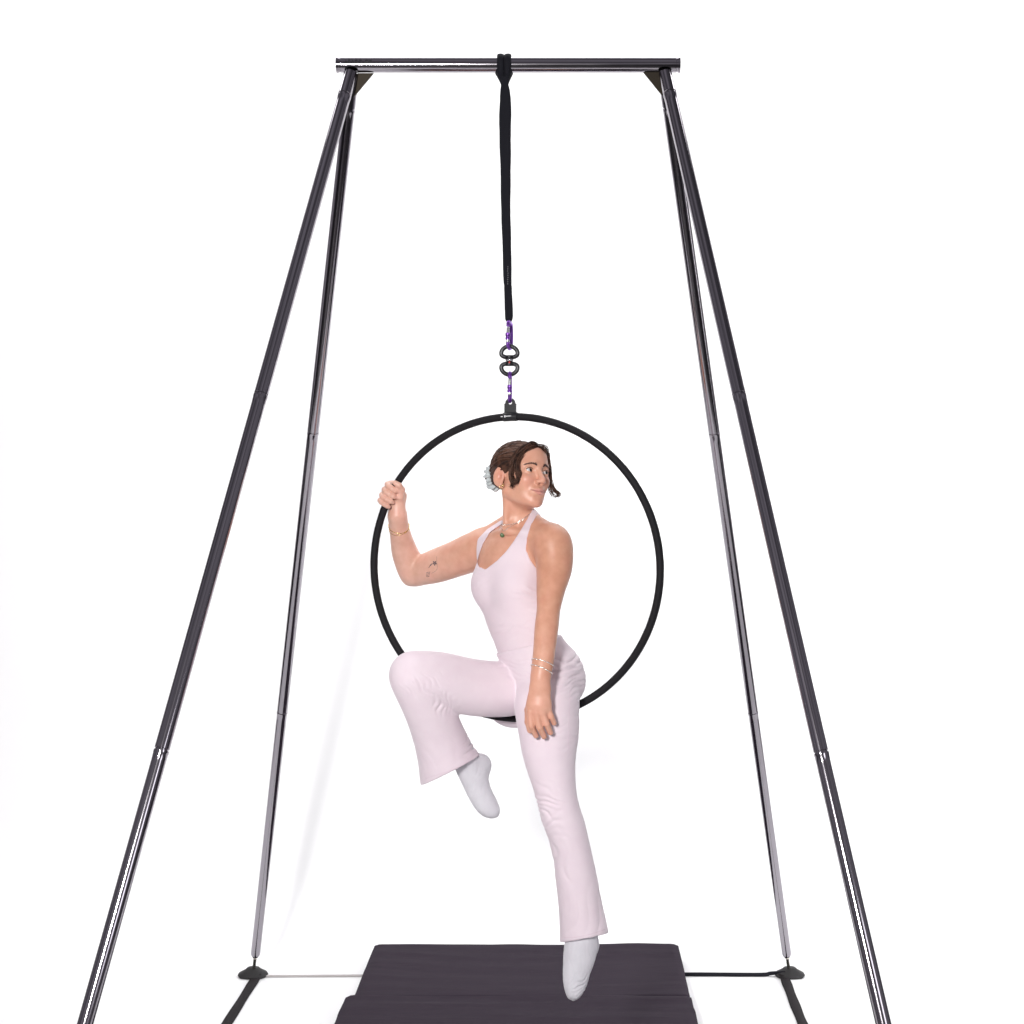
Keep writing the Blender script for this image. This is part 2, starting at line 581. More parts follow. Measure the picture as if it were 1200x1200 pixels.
# hanging tab with hole
tabc = hp(at0)
tx = hx
def plate(outline, hole, y_off, thick, origin, ax, az):
    bm = bmesh.new()
    nrm = np.cross(ax, az)
    def ringv(pts, off):
        return [bm.verts.new(V(origin+ax*p[0]+az*p[1]+nrm*off)) for p in pts]
    for off in (1,):
        Ao, Ah = ringv(outline, -thick/2), ringv(hole, -thick/2)
        Bo, Bh = ringv(outline, thick/2), ringv(hole, thick/2)
        nn = len(outline)
        for i in range(nn):
            j = (i+1) % nn
            bm.faces.new((Ao[i], Ao[j], Ah[j], Ah[i]))
            bm.faces.new((Bo[j], Bo[i], Bh[i], Bh[j]))
            bm.faces.new((Ao[j], Ao[i], Bo[i], Bo[j]))
            bm.faces.new((Ah[i], Ah[j], Bh[j], Bh[i]))
    bmesh.ops.recalc_face_normals(bm, faces=bm.faces)
    return bm
nn = 48
ol, ho = [], []
hw = pxm(6.0)
hz = pxm(16.0)
for i in range(nn):
    a = 2*math.pi*i/nn
    c, s = math.cos(a), math.sin(a)
    if s >= 0:
        ol.append((hw*c, hz+hw*s))
    else:
        k = min(hw*1.22/abs(c) if abs(c) > 1e-6 else 9, hz/abs(s))
        ol.append((k*c*.98, hz+max(-hz, k*s)))
    ho.append((pxm(2.5)*c, hz+pxm(1.0)+pxm(2.5)*s))
tab = auto_sharp(obj('hanging_tab', plate(ol, ho, 0, .007, tabc, tx, np.array([0, 0, 1.])), M['sleeve'], hoop), 40)
# printed white dashes on the sleeve
parts = []
for x0, x1, hh in ((587.0, 589.2, 1.0), (591.0, 592.6, 2.4), (592.9, 595.2, 1.0), (595.6, 598, 1.0), (598.4, 602, 1.0)):
    y = 488.4 - (x0-587)*.08
    c0, c1 = at(x0, y, 0), at(x1, y-.1, 0)
    yy = hp(at0)[1]-TH*1.18-.0012
    q = pxm(hh)/2
    parts.append(([(c0[0], yy, c0[2]-q), (c1[0], yy, c1[2]-q), (c1[0], yy+.0005, c1[2]+q), (c0[0], yy+.0005, c0[2]+q)], [(0, 1, 2, 3)]))
obj('sleeve_print', join(parts), M['print'], sl, smooth=False)

# ------------------------------------------------------------------ sling, carabiners, swivel
sling = thing('hanging_strap', 'long black webbing strap choked around the crossbar', 'strap', V(at(596, 376, 0)))
for px_ in (586.8, 595.2):
    pts = []
    for i in range(40):
        a = 2*math.pi*i/40
        rr2 = RB+.0055
        zz = BAR+rr2*math.sin(a)
        if math.sin(a) < -.3:
            zz -= .012*(-math.sin(a)-.3)
        pts.append((at(px_, 76, 0)[0]+(pxm(.5) if px_ < 590 else -pxm(.5))*max(0, -math.sin(a)), -rr2*math.cos(a)*1.02, zz))
    vs, fs = tube(pts, pxm(4.1), 12, closed=True)
    # flatten against the bar
    vs = np.array(vs)
    c = np.array([0, 0, BAR])
    d = vs-c
    rad = np.hypot(d[:, 1], d[:, 2])
    nr = RB+.0012+(rad-RB-.0055+pxm(4.1))*.42
    low = np.clip((-(vs[:, 2]-BAR)/RB-.55)/.5, 0, 1)
    kk = (nr/rad)*(1-low)+low
    vs[:, 1] *= kk
    vs[:, 2] = BAR+d[:, 2]*kk
    obj('loop', (list(vs), fs), M['webbing'], sling)
# knot + hanging web: section (px x, px y, half width px, half depth px)
sec = [(590.8, 79, 8.2, 8), (590.8, 82.5, 10.2, 9), (590.8, 86, 10.0, 9.5), (590.9, 89.5, 8.2, 8.5), (591.1, 95, 5.8, 6), (591.3, 99.5, 4.5, 4.2), (591.7, 106, 5.6, 3.4), (592, 116, 6.4, 2.8),
       (592.1, 135, 6.9, 2.6), (592.2, 165, 6.6, 2.5), (592.3, 200, 6.0, 2.4), (593, 250, 5.4, 2.3), (593.8, 290, 5.1, 2.3), (594.6, 318, 4.9, 2.3), (595.0, 331, 4.7, 2.6), (595.2, 334.2, 4.4, 2.4), (595.4, 336.5, 4.6, 2.3), (595.9, 350, 4.6, 2.3), (596.2, 364, 4.7, 2.5), (596.2, 372, 4.6, 2.8), (596.2, 375.5, 3.8, 2.6), (596.3, 378, 2.0, 1.8)]
S = spline(sec, 8)
vs, fs = [], []
sg = 28
for i, (px_, py_, hw_, hd) in enumerate(S):
    c = at(px_, py_, 0)
    for s in range(sg):
        a = 2*math.pi*s/sg
        ca_, sa = math.cos(a), math.sin(a)
        ex = .6
        wob = 1+.05*math.sin(a*3+py_*.07)+.03*math.sin(a*7+py_*.21)
        dx = pxm(hw_)*math.copysign(abs(ca_)**ex, ca_)*wob
        dy = pxm(hd)*math.copysign(abs(sa)**ex, sa)
        # a groove down the middle where the two layers lie side by side
        dy *= 1-.25*math.exp(-(ca_/.22)**2)
        vs.append((c[0]+dx, dy, c[2]))
for i in range(len(S)-1):
    for s in range(sg):
        q = (s+1) % sg
        fs.append((i*sg+s, i*sg+q, i*sg+sg+q, i*sg+sg+s))
fs += [tuple(range(sg)), tuple(reversed(range((len(S)-1)*sg, len(S)*sg)))]
obj('web', (vs, fs), M['webbing'], sling)
parts = []
for py_ in np.linspace(313, 333, 9):
    c = at(595.3+rng.normal()*.2, py_, 0)
    q, hgt = pxm(.45), pxm(.7)
    yy = -pxm(2.9)
    parts.append(([(c[0]-q, yy, c[2]-hgt), (c[0]+q, yy, c[2]-hgt), (c[0]+q, yy, c[2]+hgt), (c[0]-q, yy, c[2]+hgt)], [(0, 1, 2, 3)]))
M['faint'] = mat('faint_print', (.10, .10, .11), .7)
obj('web_print', join(parts), M['faint'], sling, smooth=False)

def carabiner(px_, y0, y1, wpx, ang, label, gate_side):
    c = at(px_, (y0+y1)/2, 0)
    hgt = pxm(y1-y0)/2
    wd_ = pxm(wpx)/2
    r = pxm(2.3)
    root = thing('carabiner', label, 'carabiner', V(c), 'purple carabiners')
    ax = np.array([math.cos(ang), math.sin(ang), 0])
    az = np.array([0, 0, 1.])
    P2 = lambda u, v: c+ax*u*wd_+az*v*hgt
    # body: C of the D-shape, open on the gate side
    out = [(.62, .62), (.5, .88), (.05, .97), (-.6, .85), (-.82, .4), (-.86, -.1), (-.8, -.6), (-.5, -.88), (0, -.95), (.55, -.8), (.78, -.55)]
    q = 1-r/hgt
    obj('body', tube(spline([P2(u, v*q) for u, v in out], 6), r, 12), M['purple'], root)
    obj('gate', tube(spline([P2(.78, -.55*q), P2(.74, 0), P2(.64, .55*q)], 6), r*.75, 12), M['silver'], root)
    s0, s1 = P2(.78, -.32), P2(.73, .12)
    Lz = np.linalg.norm(s1-s0)
    obj('gate_sleeve', lathe(s0, s1, [(0, r*.7), (0, r*1.15), (Lz*.1, r*1.25), (Lz*.3, r*1.25), (Lz*.35, r*1.05), (Lz*.5, r*1.05), (Lz*.55, r*1.25), (Lz*.9, r*1.25), (Lz, r*1.15), (Lz, r*.7)], 16), M['purple'], root)
carabiner(597.0, 374.5, 411.5, 24, math.radians(192-30+13+85), 'purple carabiner joining the black strap to the top of the swivel', 1)
carabiner(597.6, 434.5, 473.5, 22, math.radians(-90), 'purple carabiner with screw gate between the swivel and the hoop tab', 1)

sw = thing('swivel', 'black double-ring rotating swivel between two purple carabiners', 'swivel', V(at(597, 422, 0)))
def dring(cy, sgn):
    pts = []
    for i in range(44):
        a = 2*math.pi*i/44
        u, v = math.cos(a), math.sin(a)
        v2 = v*8.6 if v > 0 else -4.4*abs(v)**.7
        u2 = u*9.6 if v > 0 else math.copysign(9.6*abs(u)**.8, u)*(1+.12*v)
        pts.append(at(597+u2, cy-sgn*v2, 0))
    return tube(pts, pxm(2.6), 12, closed=True)
for cy, s in ((414.4, 1), (430.4, -1)):
    obj('swivel_ring', dring(cy, s), M['swivel'], sw)
a, b2 = at(597, 416.5, 0), at(597, 429, 0)
L_ = pxm(12.5)
obj('barrel', lathe(a, b2, [(0, .001), (0, pxm(4.6)), (L_*.15, pxm(5.2)), (L_*.35, pxm(4.4)), (L_*.5, pxm(3.6)), (L_*.62, pxm(4.4)), (L_*.85, pxm(5.2)), (L_, pxm(4.6)), (L_, .001)], 24), M['swivel'], sw)
obj('collar', lathe(at(597, 420.6, 0), at(597, 423.2, 0), [(0, pxm(3.4)), (0, pxm(4.75)), (pxm(2.4), pxm(4.75)), (pxm(2.4), pxm(3.4))], 24), M['silver'], sw)
obj('red_mark', lathe(at(596.9, 424.6, -pxm(4.0)), at(596.9, 424.6, -pxm(5.6)), [(0, pxm(1.0)), (pxm(1.4), pxm(1.0)), (pxm(1.4), .0001)], 12), M['red'], sw)

# ------------------------------------------------------------------ implicit-surface modelling for the figure
def unit(v):
    v = np.asarray(v, float)
    return v/np.linalg.norm(v)
class Field:
    def __init__(self, xs, ys, zs):
        self.ax = [np.asarray(a, np.float32) for a in (xs, ys, zs)]
        self.v = np.full([len(a) for a in self.ax], .5, np.float32)
    def box(self, lo, hi):
        s = []
        for a, l, h in zip(self.ax, lo, hi):
            i, j = np.searchsorted(a, l), np.searchsorted(a, h)
            s.append(slice(max(0, i-1), min(len(a), j+1)))
        g = np.stack(np.meshgrid(*[a[q] for a, q in zip(self.ax, s)], indexing='ij'), -1)
        return tuple(s), g
    def add(self, prim, k=.01):
        lo, hi, fn = prim
        m = k+.012
        s, g = self.box(np.array(lo)-m, np.array(hi)+m)
        if g.size == 0:
            return
        d = fn(g).astype(np.float32)
        a = self.v[s]
        h = np.maximum(k-np.abs(a-d), 0)/max(k, 1e-6)
        self.v[s] = np.minimum(a, d)-h*h*k*.25
    def sub(self, prim, k=.004):
        lo, hi, fn = prim
        m = k+.012
        s, g = self.box(np.array(lo)-m, np.array(hi)+m)
        if g.size == 0:
            return
        d = -fn(g).astype(np.float32)
        a = self.v[s]
        h = np.maximum(k-np.abs(a-d), 0)/max(k, 1e-6)
        self.v[s] = np.maximum(a, d)+h*h*k*.25
    def mesh(self):
        v = self.v
        ins = v < 0
        X, Y, Z = self.ax
        nx, ny, nz = v.shape
        c = np.zeros((nx-1, ny-1, nz-1), np.int8)
        for i in (0, 1):
            for j in (0, 1):
                for k in (0, 1):
                    c += ins[i:nx-1+i, j:ny-1+j, k:nz-1+k]
        act = np.argwhere((c > 0) & (c < 8))
        idx = np.full(c.shape, -1, np.int32)
        idx[tuple(act.T)] = np.arange(len(act))
        acc = np.zeros((len(act), 3))
        cnt = np.zeros(len(act))
        cor = [(i, j, k) for i in (0, 1) for j in (0, 1) for k in (0, 1)]
        ai, aj, ak = act.T
        for p in cor:
            for q in cor:
                if sum(abs(a-b) for a, b in zip(p, q)) != 1 or p > q:
                    continue
                a = v[ai+p[0], aj+p[1], ak+p[2]]
                b = v[ai+q[0], aj+q[1], ak+q[2]]
                m = (a < 0) != (b < 0)
                t = np.where(m, a/np.where(m, a-b, 1), 0)
                P = np.stack([X[ai+p[0]], Y[aj+p[1]], Z[ak+p[2]]], -1)
                Q = np.stack([X[ai+q[0]], Y[aj+q[1]], Z[ak+q[2]]], -1)
                acc += np.where(m[:, None], P+(Q-P)*t[:, None], 0)
                cnt += m
        co = acc/cnt[:, None]
        fs = []
        def quads(e, f4):
            E_ = np.argwhere(e)
            return E_
        for axis in range(3):
            sl0 = [slice(None)]*3; sl1 = [slice(None)]*3
            sl0[axis] = slice(0, -1); sl1[axis] = slice(1, None)
            A, B = ins[tuple(sl0)], ins[tuple(sl1)]
            u, w_ = (axis+1) % 3, (axis+2) % 3
            E_ = np.argwhere(A != B)
            ok = (E_[:, u] > 0) & (E_[:, w_] > 0) & (E_[:, u] < v.shape[u]-1) & (E_[:, w_] < v.shape[w_]-1)
            E_ = E_[ok]
            flip = A[tuple(E_.T)]
            q = []
            for du, dw in ((-1, -1), (0, -1), (0, 0), (-1, 0)):
                c2 = E_.copy()
                c2[:, u] += du
                c2[:, w_] += dw
                q.append(idx[tuple(c2.T)])
            q = np.stack(q, -1)
            q[~flip] = q[~flip][:, ::-1]
            fs.append(q)
        f = np.concatenate(fs)
        f = f[(f >= 0).all(1)]
        return co, f
def smooth_mesh(co, f, it=2, lam=.5):
    e = np.concatenate([f[:, [0, 1]], f[:, [1, 2]], f[:, [2, 3]], f[:, [3, 0]]])
    e = np.concatenate([e, e[:, ::-1]])
    cnt = np.bincount(e[:, 0], minlength=len(co))[:, None]
    for _ in range(it):
        s = np.stack([np.bincount(e[:, 0], weights=co[e[:, 1], k], minlength=len(co)) for k in range(3)], -1)
        co = co+lam*(s/np.maximum(cnt, 1)-co)
    return co
def normals(co, f):
    n = np.cross(co[f[:, 2]]-co[f[:, 0]], co[f[:, 3]]-co[f[:, 1]])
    out = np.zeros_like(co)
    for k in range(3):
        for j in range(4):
            out[:, k] += np.bincount(f[:, j], weights=n[:, k], minlength=len(co))
    return out/(np.linalg.norm(out, axis=1)[:, None]+1e-12)

def cap(a, b, ra, rb, flat=None):
    a, b = np.asarray(a, float), np.asarray(b, float)
    R = max(ra, rb)
    lo, hi = np.minimum(a, b)-R, np.maximum(a, b)+R
    ab = b-a
    L2 = max(ab@ab, 1e-12)
    def fn(p):
        q = p-a
        t = np.clip((q@ab)/L2, 0, 1)
        r = q-t[..., None]*ab
        if flat is not None:
            n_, ra_ = unit(flat[0]), flat[1]
            c = r@n_
            r = r+((1/ra_-1)*c)[..., None]*n_
        return (np.sqrt((r*r).sum(-1))-(ra+(rb-ra)*t))*(1 if flat is None else .5+.5*flat[1])
    return lo, hi, fn
def ell(c, r, R=None):
    c, r = np.asarray(c, float), np.asarray(r, float)
    R = np.eye(3) if R is None else np.asarray(R, float)      # columns: axes
    ext = np.sqrt(((R*r)**2).sum(1))
    def fn(p):
        q = (p-c)@R
        k0 = np.sqrt(((q/r)**2).sum(-1))
        k1 = np.sqrt(((q/(r*r))**2).sum(-1))+1e-9
        return k0*(k0-1)/k1
    return c-ext, c+ext, fn
def chain(fl, pts, k=.008, grow=0.0, flat=None, k0=None):
    """pts: rows (x, y, z, r)."""
    if len(pts) > 2:
        pts = spline(np.array(pts), 4)
    for i, (p, q) in enumerate(zip(pts[:-1], pts[1:])):
        fl.add(cap(p[:3], q[:3], p[3]+grow, q[3]+grow, flat), (k0 if (i == 0 and k0 is not None) else k))
def J(px, py, y, rpx):
    return np.array([*at(px, py, y), pxm(rpx, y)])
def axis(lo, hi, bands, coarse):
    """Grid axis with finer spacing inside bands [(lo, hi, step)]."""
    out, x = [], lo
    while x < hi:
        out.append(x)
        st = coarse
        for a, b, s in bands:
            if a <= x <= b:
                st = min(st, s)
        x += st
    return np.array(out)

# --- frames
TL = unit((.72, -.69, 0)); TF = unit((-.69, -.72, 0)); UP = np.array([0, 0, 1.])
TR = np.stack([TL, TF, UP], 1)
PLv = unit((.62, -.78, 0)); PF = unit((-.78, -.62, 0))
PR = np.stack([PLv, PF, UP], 1)
# head: local x = her left, y = forward, z = up
psi, pit, rol = math.radians(38), math.radians(17), math.radians(10)
Rb = np.array([[1, 0, 0], [0, -1, 0], [0, 0, 1.]])            # facing the camera (mirrors x below)
def rotx(a): return np.array([[1, 0, 0], [0, math.cos(a), -math.sin(a)], [0, math.sin(a), math.cos(a)]])
def rotz(a): return np.array([[math.cos(a), -math.sin(a), 0], [math.sin(a), math.cos(a), 0], [0, 0, 1]])
def roty(a): return np.array([[math.cos(a), 0, math.sin(a)], [0, 1, 0], [-math.sin(a), 0, math.cos(a)]])
base = np.array([[1, 0, 0], [0, -1, 0], [0, 0, 1.]]).T
# columns of HRm = world directions of local x (her left), y (forward), z (up)
loc = np.stack([np.array([1, 0, 0.]), np.array([0, -1, 0.]), np.array([0, 0, 1.])], 1)
HRm = roty(rol) @ rotz(psi) @ rotx(-pit) @ loc
HS = .96
HO = at(612.0, 557.8, -.035)
def hl(p):
    return HO+HRm@(np.asarray(p, float)*HS)
def hell(c, r, Rl=None):
    R = HRm if Rl is None else HRm@Rl
    return ell(hl(c), np.array(r)*HS, R)
def hcap(a, b, ra, rb, flat=None):
    return cap(hl(a), hl(b), ra*HS, rb*HS, None if flat is None else (HRm@np.asarray(flat[0], float), flat[1]))

# --- joints
SL_, SR_ = at(646, 641, -.105), at(563, 643, .115)
armL = [J(647, 636, -.105, 19.5), J(649.5, 650, -.115, 20.2), J(649.3, 668, -.135, 18.8), J(645.3, 692, -.17, 15.0), J(642.5, 717, -.205, 12.0), J(640.2, 738, -.235, 12.4), J(636.9, 770, -.27, 11.4), J(633.0, 796, -.292, 10.2)]
armR = [J(561, 644, .115, 21.5), J(538, 653.5, .16, 19.6), J(512, 663, .205, 18.2), J(491, 669, .243, 15.2), J(484.5, 669.5, .25, 14.8)]
foreR = [J(483.5, 670, .25, 14.4), J(478.5, 658, .24, 14.2), J(473, 643, .22, 13.0), J(468, 620, .175, 10.3), J(465.5, 603, .145, 9.4)]
legL = [J(641, 832, -.17, 36), J(643.5, 860, -.178, 32.5), J(644, 885, -.185, 28.5), J(651, 928, -.195, 22.5), J(656.5, 953, -.195, 20.5)]
shinL = [J(656.5, 953, -.195, 20.5), J(666, 981, -.185, 20), J(675.5, 1030, -.16, 22), J(682.5, 1078, -.135, 24.2), J(686.5, 1112, -.12, 27.5)]
legR = [J(606, 806.5, -.045, 29.5), J(577, 807.5, -.075, 30), J(548, 804.5, -.11, 30.5), J(515, 797.5, -.155, 31.0), J(484.5, 791.5, -.20, 27.0)]
shinR = [J(482.5, 790, -.20, 25.0), J(493, 812, -.175, 25.5), J(504, 836, -.14, 26.2), J(515.5, 866, -.095, 28.6), J(528.5, 902, -.05, 34.5), J(533, 915, -.035, 37)]
pel = [ (ell(at(632, 786, -.09), (.125, .085, .095), PR), .03),
        (ell(at(621, 762, -.065), (.110, .082, .07), PR), .03),
        (ell(at(646, 780, -.075), (.074, .078, .074), PR), .04),
        (ell(at(655.5, 801, -.085), (.070, .082, .078), PR), .06),
        (ell(at(603, 811, .088), (.105, .070, .112)), .02),
        (ell(at(641, 822, -.145), (.085, .09, .075), PR), .03) ]

# --- the body
lo_h, hi_h = HO-.155, HO+.155
xs = axis(at(432, 0, .15)[0], at(700, 0, 0)[0], [(lo_h[0]+.02, hi_h[0]-.02, .0018)], .0032)
ys = axis(-.36, .345, [(lo_h[1]+.01, hi_h[1]-.0, .0018)], .0032)
zs = axis(at(0, 1185, -.2)[2], at(0, 505, 0)[2], [(lo_h[2]+.02, hi_h[2], .0018), (at(0, 885, -.3)[2], 9, .0030)], .006)
B = Field(xs, ys, zs)
# torso
B.add(ell(at(604, 682, .0), (.133, .098, .165), TR), .02)
B.add(ell(at(603, 652, .01), (.128, .082, .085), TR), .03)
B.add(ell(at(613, 732, -.04), (.111, .081, .115), TR), .05)
B.add(cap(at(566, 640, .10), at(641, 638, -.09), .045, .045), .03)
cm = at(603, 684, 0)
for s in (-1, 1):
    B.add(ell(cm+TL*s*.058+TF*.052+UP*(-.006), (.054, .048, .056), TR), .03)
for p, k in pel:
    lo, hi, fn = p
    B.add((lo, hi, (lambda g, fn=fn: fn(g)+.015)), k*.6)
chain(B, legL, .012, -.014, k0=.03)
chain(B, [np.array([*q[:3], r]) for q, r in zip(shinL, (.038, .040, .038, .030, .026))], .012)
chain(B, legR, .012, -.014, k0=.02)
chain(B, [J(484.5, 791.5, -.2, 20), J(496, 815, -.17, 18.5), J(513, 842, -.13, 16.5), J(531, 868, -.085, 11.5), J(545, 890, -.05, 9.5), J(556, 912, -.042, 9), J(566, 938, -.062, 8)], .012)
# neck, trapezius, collar bones
B.add(cap(at(607.5, 628, .010), hl((-.004, -.018, -.055)), .051, .044), .022)
B.add(cap(at(611, 603, .03), at(640, 626, -.075), .030, .034), .025)
B.add(cap(at(606, 606, .04), at(572, 630, .10), .028, .034), .025)
B.add(cap(at(622, 622, -.055), at(641, 632, -.092), .036, .040), .03)
notch = at(594.5, 622, -.062)
B.add(cap(notch+TL*.012, at(638, 628, -.12), .008, .010), .016)
B.add(cap(notch-TL*.012, at(566, 632, .06), .008, .010), .016)
B.add(cap(hl((-.050, -.018, -.05)), notch-TL*.008, .009, .006), .022)
B.add(cap(hl((.046, -.018, -.05)), notch+TL*.010, .009, .006), .022)
# arms
B.add(ell(at(649, 641, -.108), (.052, .054, .062), TR), .02)
chain(B, armL, .012, k0=.025)
chain(B, armR, .014, k0=.03)
chain(B, foreR, .012)
B.add(cap(at(487, 676, .262), at(480, 677.5, .255), .026, .022), .014)     # elbow point
B.add(cap(at(640, 640, -.07), at(630, 668, -.05), .03, .03), .02)
# --- head
B.add(hell((0, -.018, .030), (.073, .090, .080)), .02)
B.add(hell((0, .030, -.012), (.060, .056, .088)), .03)
B.add(hell((0, .034, -.060), (.0455, .043, .042)), .025)
for s in (-1, 1):
    B.add(hcap((s*.053, -.004, -.055), (s*.015, .062, -.095), .016, .012), .02)
    B.add(hell((s*.035, .060, -.028), (.019, .022, .018)), .022)
    B.add(hcap((s*.012, .083, .021), (s*.044, .066, .019), .009, .008), .014)
B.add(hell((0, .070, -.097), (.0145, .013, .013)), .016)
B.add(hell((0, .060, .050), (.045, .026, .036)), .025)
for s in (-1, 1):
    B.sub(hell((s*.0315, .095, .000), (.018, .017, .013)), .014)
B.add(hcap((0, .084, .010), (0, .1045, -.032), .0062, .0088), .012)
B.add(hell((0, .1035, -.0345), (.0098, .0095, .0085)), .006)
for s in (-1, 1):
    B.add(hell((s*.0115, .0935, -.0375), (.0068, .0095, .0065)), .005)
    B.sub(hell((s*.0062, .0985, -.0455), (.0038, .0055, .0035)), .002)
# mouth mound and lips, a closed slight smile
B.add(hell((0, .077, -.066), (.026, .017, .020)), .014)
up = [(-.0245, .0795, -.0625), (-.013, .0885, -.0635), (-.0045, .0930, -.0605), (0, .0932, -.0615), (.0045, .0930, -.0605), (.013, .0885, -.0635), (.0245, .0795, -.0625)]
rad = [.0012, .0030, .0036, .0034, .0036, .0030, .0012]
for i in range(6):
    B.add(hcap(up[i], up[i+1], rad[i], rad[i+1]), .004)
dn = [(-.0215, .0800, -.0665), (-.010, .0888, -.0720), (0, .0918, -.0735), (.010, .0888, -.0720), (.0215, .0800, -.0665)]
rad = [.0014, .0036, .0044, .0036, .0014]
for i in range(4):
    B.add(hcap(dn[i], dn[i+1], rad[i], rad[i+1]), .004)
ml = [(-.027, .0815, -.0625), (-.013, .0935, -.0672), (0, .098, -.0672), (.013, .0935, -.0672), (.027, .0815, -.0625)]
for i in range(4):
    B.sub(hcap(ml[i], ml[i+1], .0017, .0017), .003)
B.sub(hcap((-.022, .092, -.0845), (.022, .092, -.0845), .006, .006), .010)
# eyelids
EC = {s: np.array([s*.0315, .0705, .0005]) for s in (-1, 1)}
for s in (-1, 1):
    B.add(hell(EC[s], (.0152, .0146, .0136)), .006)
    Rl = roty(math.radians(-6*s))
    B.sub(hell(EC[s]+np.array([0, .0125, -.0004]), (.0142, .012, .0051), Rl), .0012)
    B.add(hcap(EC[s]+(-.013, .0085, .0062), EC[s]+(.013, .0085, .0062), .0022, .0022), .004)
# ears
for s in (-1, 1):
    Re = rotz(math.radians(26*s))
    ear = np.array([s*.0785, -.018, -.008])
    B.add(hell(ear, (.0070, .0200, .0315), Re@rotx(math.radians(-10))), .006)
    B.add(hell(ear+(-s*.003, .004, -.029), (.0065, .009, .010)), .008)
    en = Re@np.array([s, 0, 0])
    B.sub(hell(ear+en*.0068+(0, .003, .003), (.0040, .0118, .0205), Re@rotx(math.radians(-10))), .003)
    B.sub(hell(ear+en*.0045+(0, .007, -.006), (.0050, .0070, .0085), Re), .003)
    B.add(hell(ear+en*.0035+(0, -.002, .006), (.0022, .0050, .0120), Re@rotx(math.radians(-14))), .003)

# --- hanging hand (her left), back of the hand to the camera
wl = J(633.3, 796, -.292, 10.6)
hy = -.300
kn = [J(621.5, 834, hy-.002, 4.6), J(628.4, 835.5, hy-.006, 4.6), J(635.3, 834, hy-.005, 4.4), J(641.6, 829.5, hy+.002, 4.0)]
flat_y = (np.array([.1, 1, .08]), .56)
B.add(cap(wl[:3], at(633, 806, -.296), pxm(10.4), pxm(10.6), (np.array([.1, 1, 0]), .72)), .010)
B.add(cap(at(632.7, 808, -.297), at(631.2, 826, hy), pxm(11.6), pxm(14.0), flat_y), .010)
B.add(cap(at(629, 828, hy), at(637, 826, hy), pxm(9), pxm(8), flat_y), .008)
fing = [[(622.6, 851, -.006, 4.15), (628.0, 862.0, .010, 3.5)],
        [(632.4, 852.5, -.010, 4.15), (637.6, 863.0, .004, 3.5)],
        [(640.6, 848.5, -.008, 4.0), (645.0, 858.6, .006, 3.4)],
        [(646.0, 840.0, .000, 3.6), (649.4, 847.4, .010, 3.1)]]
for q, (a, t) in zip(kn, fing):
    p1 = J(a[0], a[1], hy+a[2], a[3])
    p2 = J(t[0], t[1], hy+t[2], t[3])
    mid = (p1*.55+p2*.45)
    B.add(cap(q[:3], p1[:3], q[3], p1[3]), .004)
    B.add(cap(p1[:3], mid[:3], p1[3], p2[3]*1.03), .0015)
    B.add(cap(mid[:3], p2[:3], p2[3]*1.03, p2[3]), .0015)
    B.add(ell(q[:3]+np.array([0, -.004, .0]), (.0075, .006, .008)), .006)
th = [J(624.5, 815, hy+.006, 5.5), J(619.5, 832, hy+.014, 4.9), J(619.0, 846, hy+.020, 4.3), J(621.0, 856, hy+.022, 3.6)]
for a, c in zip(th[:-1], th[1:]):
    B.add(cap(a[:3], c[:3], a[3], c[3]), .004)

# --- gripping hand (her right), palm behind the hoop, fingers round the front
ga = min(np.linspace(2.0, 3.1, 2000), key=lambda a: abs(proj(hp(a)[None])[1][0]-581.0))
gt = unit(hp(ga-.02)-hp(ga+.02))                       # along the bar, upwards
gc = np.array([0, -1., 0]); gc = unit(gc-gt*(gc@gt))   # towards the viewer
gb = unit(np.cross(gt, gc)); gb = gb if gb[0] > 0 else -gb   # to the right
g0 = hp(ga)
def gp(al, rho, tt):
    a = math.radians(al)
    # follow the curved bar
    c = hp(ga-tt/HR)
    return c+rho*(math.cos(a)*gc+math.sin(a)*gb)
fr_ = .0088
rho = TH+fr_*.80
for i, tt in enumerate((.031, .0115, -.0075, -.0255)):
    r0 = (.0094, .0096, .0093, .0082)[i]
    end = (48, 62, 58, 42)[i]
    ang = [-172, -128, -88, -48, -8, end*.55, end]
    P = []
    for j, al in enumerate(ang):
        rr3 = rho+(.010 if j == 0 else .006 if j == 1 else .0035 if j == 2 else .002 if j == 3 else 0)
        P.append((gp(al, rr3+(r0-fr_), tt-.005*(j/6)), r0*(1.04, 1.06, 1.06, 1.0, .96, .92, .84)[j]))
    for (a, ra), (c, rc) in zip(P[:-1], P[1:]):
        B.add(cap(a, c, ra, rc), .0022)
# palm slab behind the bar, heel of the hand at the right, down to the wrist
wrist = foreR[-1][:3]
pc = [gp(-165, TH+.018, .030), gp(-165, TH+.018, -.024)]
heel = [gp(128, TH+.026, .012), gp(128, TH+.026, -.030)]
for a, c in zip(pc, heel):
    B.add(cap(a, c, .0125, .015), .012)
B.add(cap(pc[0], pc[1], .0125, .0125), .010)
B.add(cap(heel[0], heel[1], .015, .0165), .010)
B.add(cap((heel[0]+heel[1])/2, wrist, .021, pxm(9.6, .145)), .014)
B.add(cap(heel[1], wrist, .017, pxm(9.4, .145)), .012)
# thumb up the right side, its tip over the top of the index finger
tb = [(heel[1]*.6+heel[0]*.4+gb*.006, .0145), (gp(92, TH+.017, .014), .0125), (gp(72, TH+.0135, .036), .0102), (gp(28, TH+.0115, .047), .0090), (gp(-12, TH+.0105, .049), .0078)]
for (a, ra), (c, rc) in zip(tb[:-1], tb[1:]):
    B.add(cap(a, c, ra, rc), .005)
B.sub((g0-.12, g0+.12, lambda p: np.abs(np.hypot(np.hypot((p-HC)@hx, (p-HC)[..., 2])-HR, (p-HC)@np.array([-hx[1], hx[0], 0])))-TH), .0008)

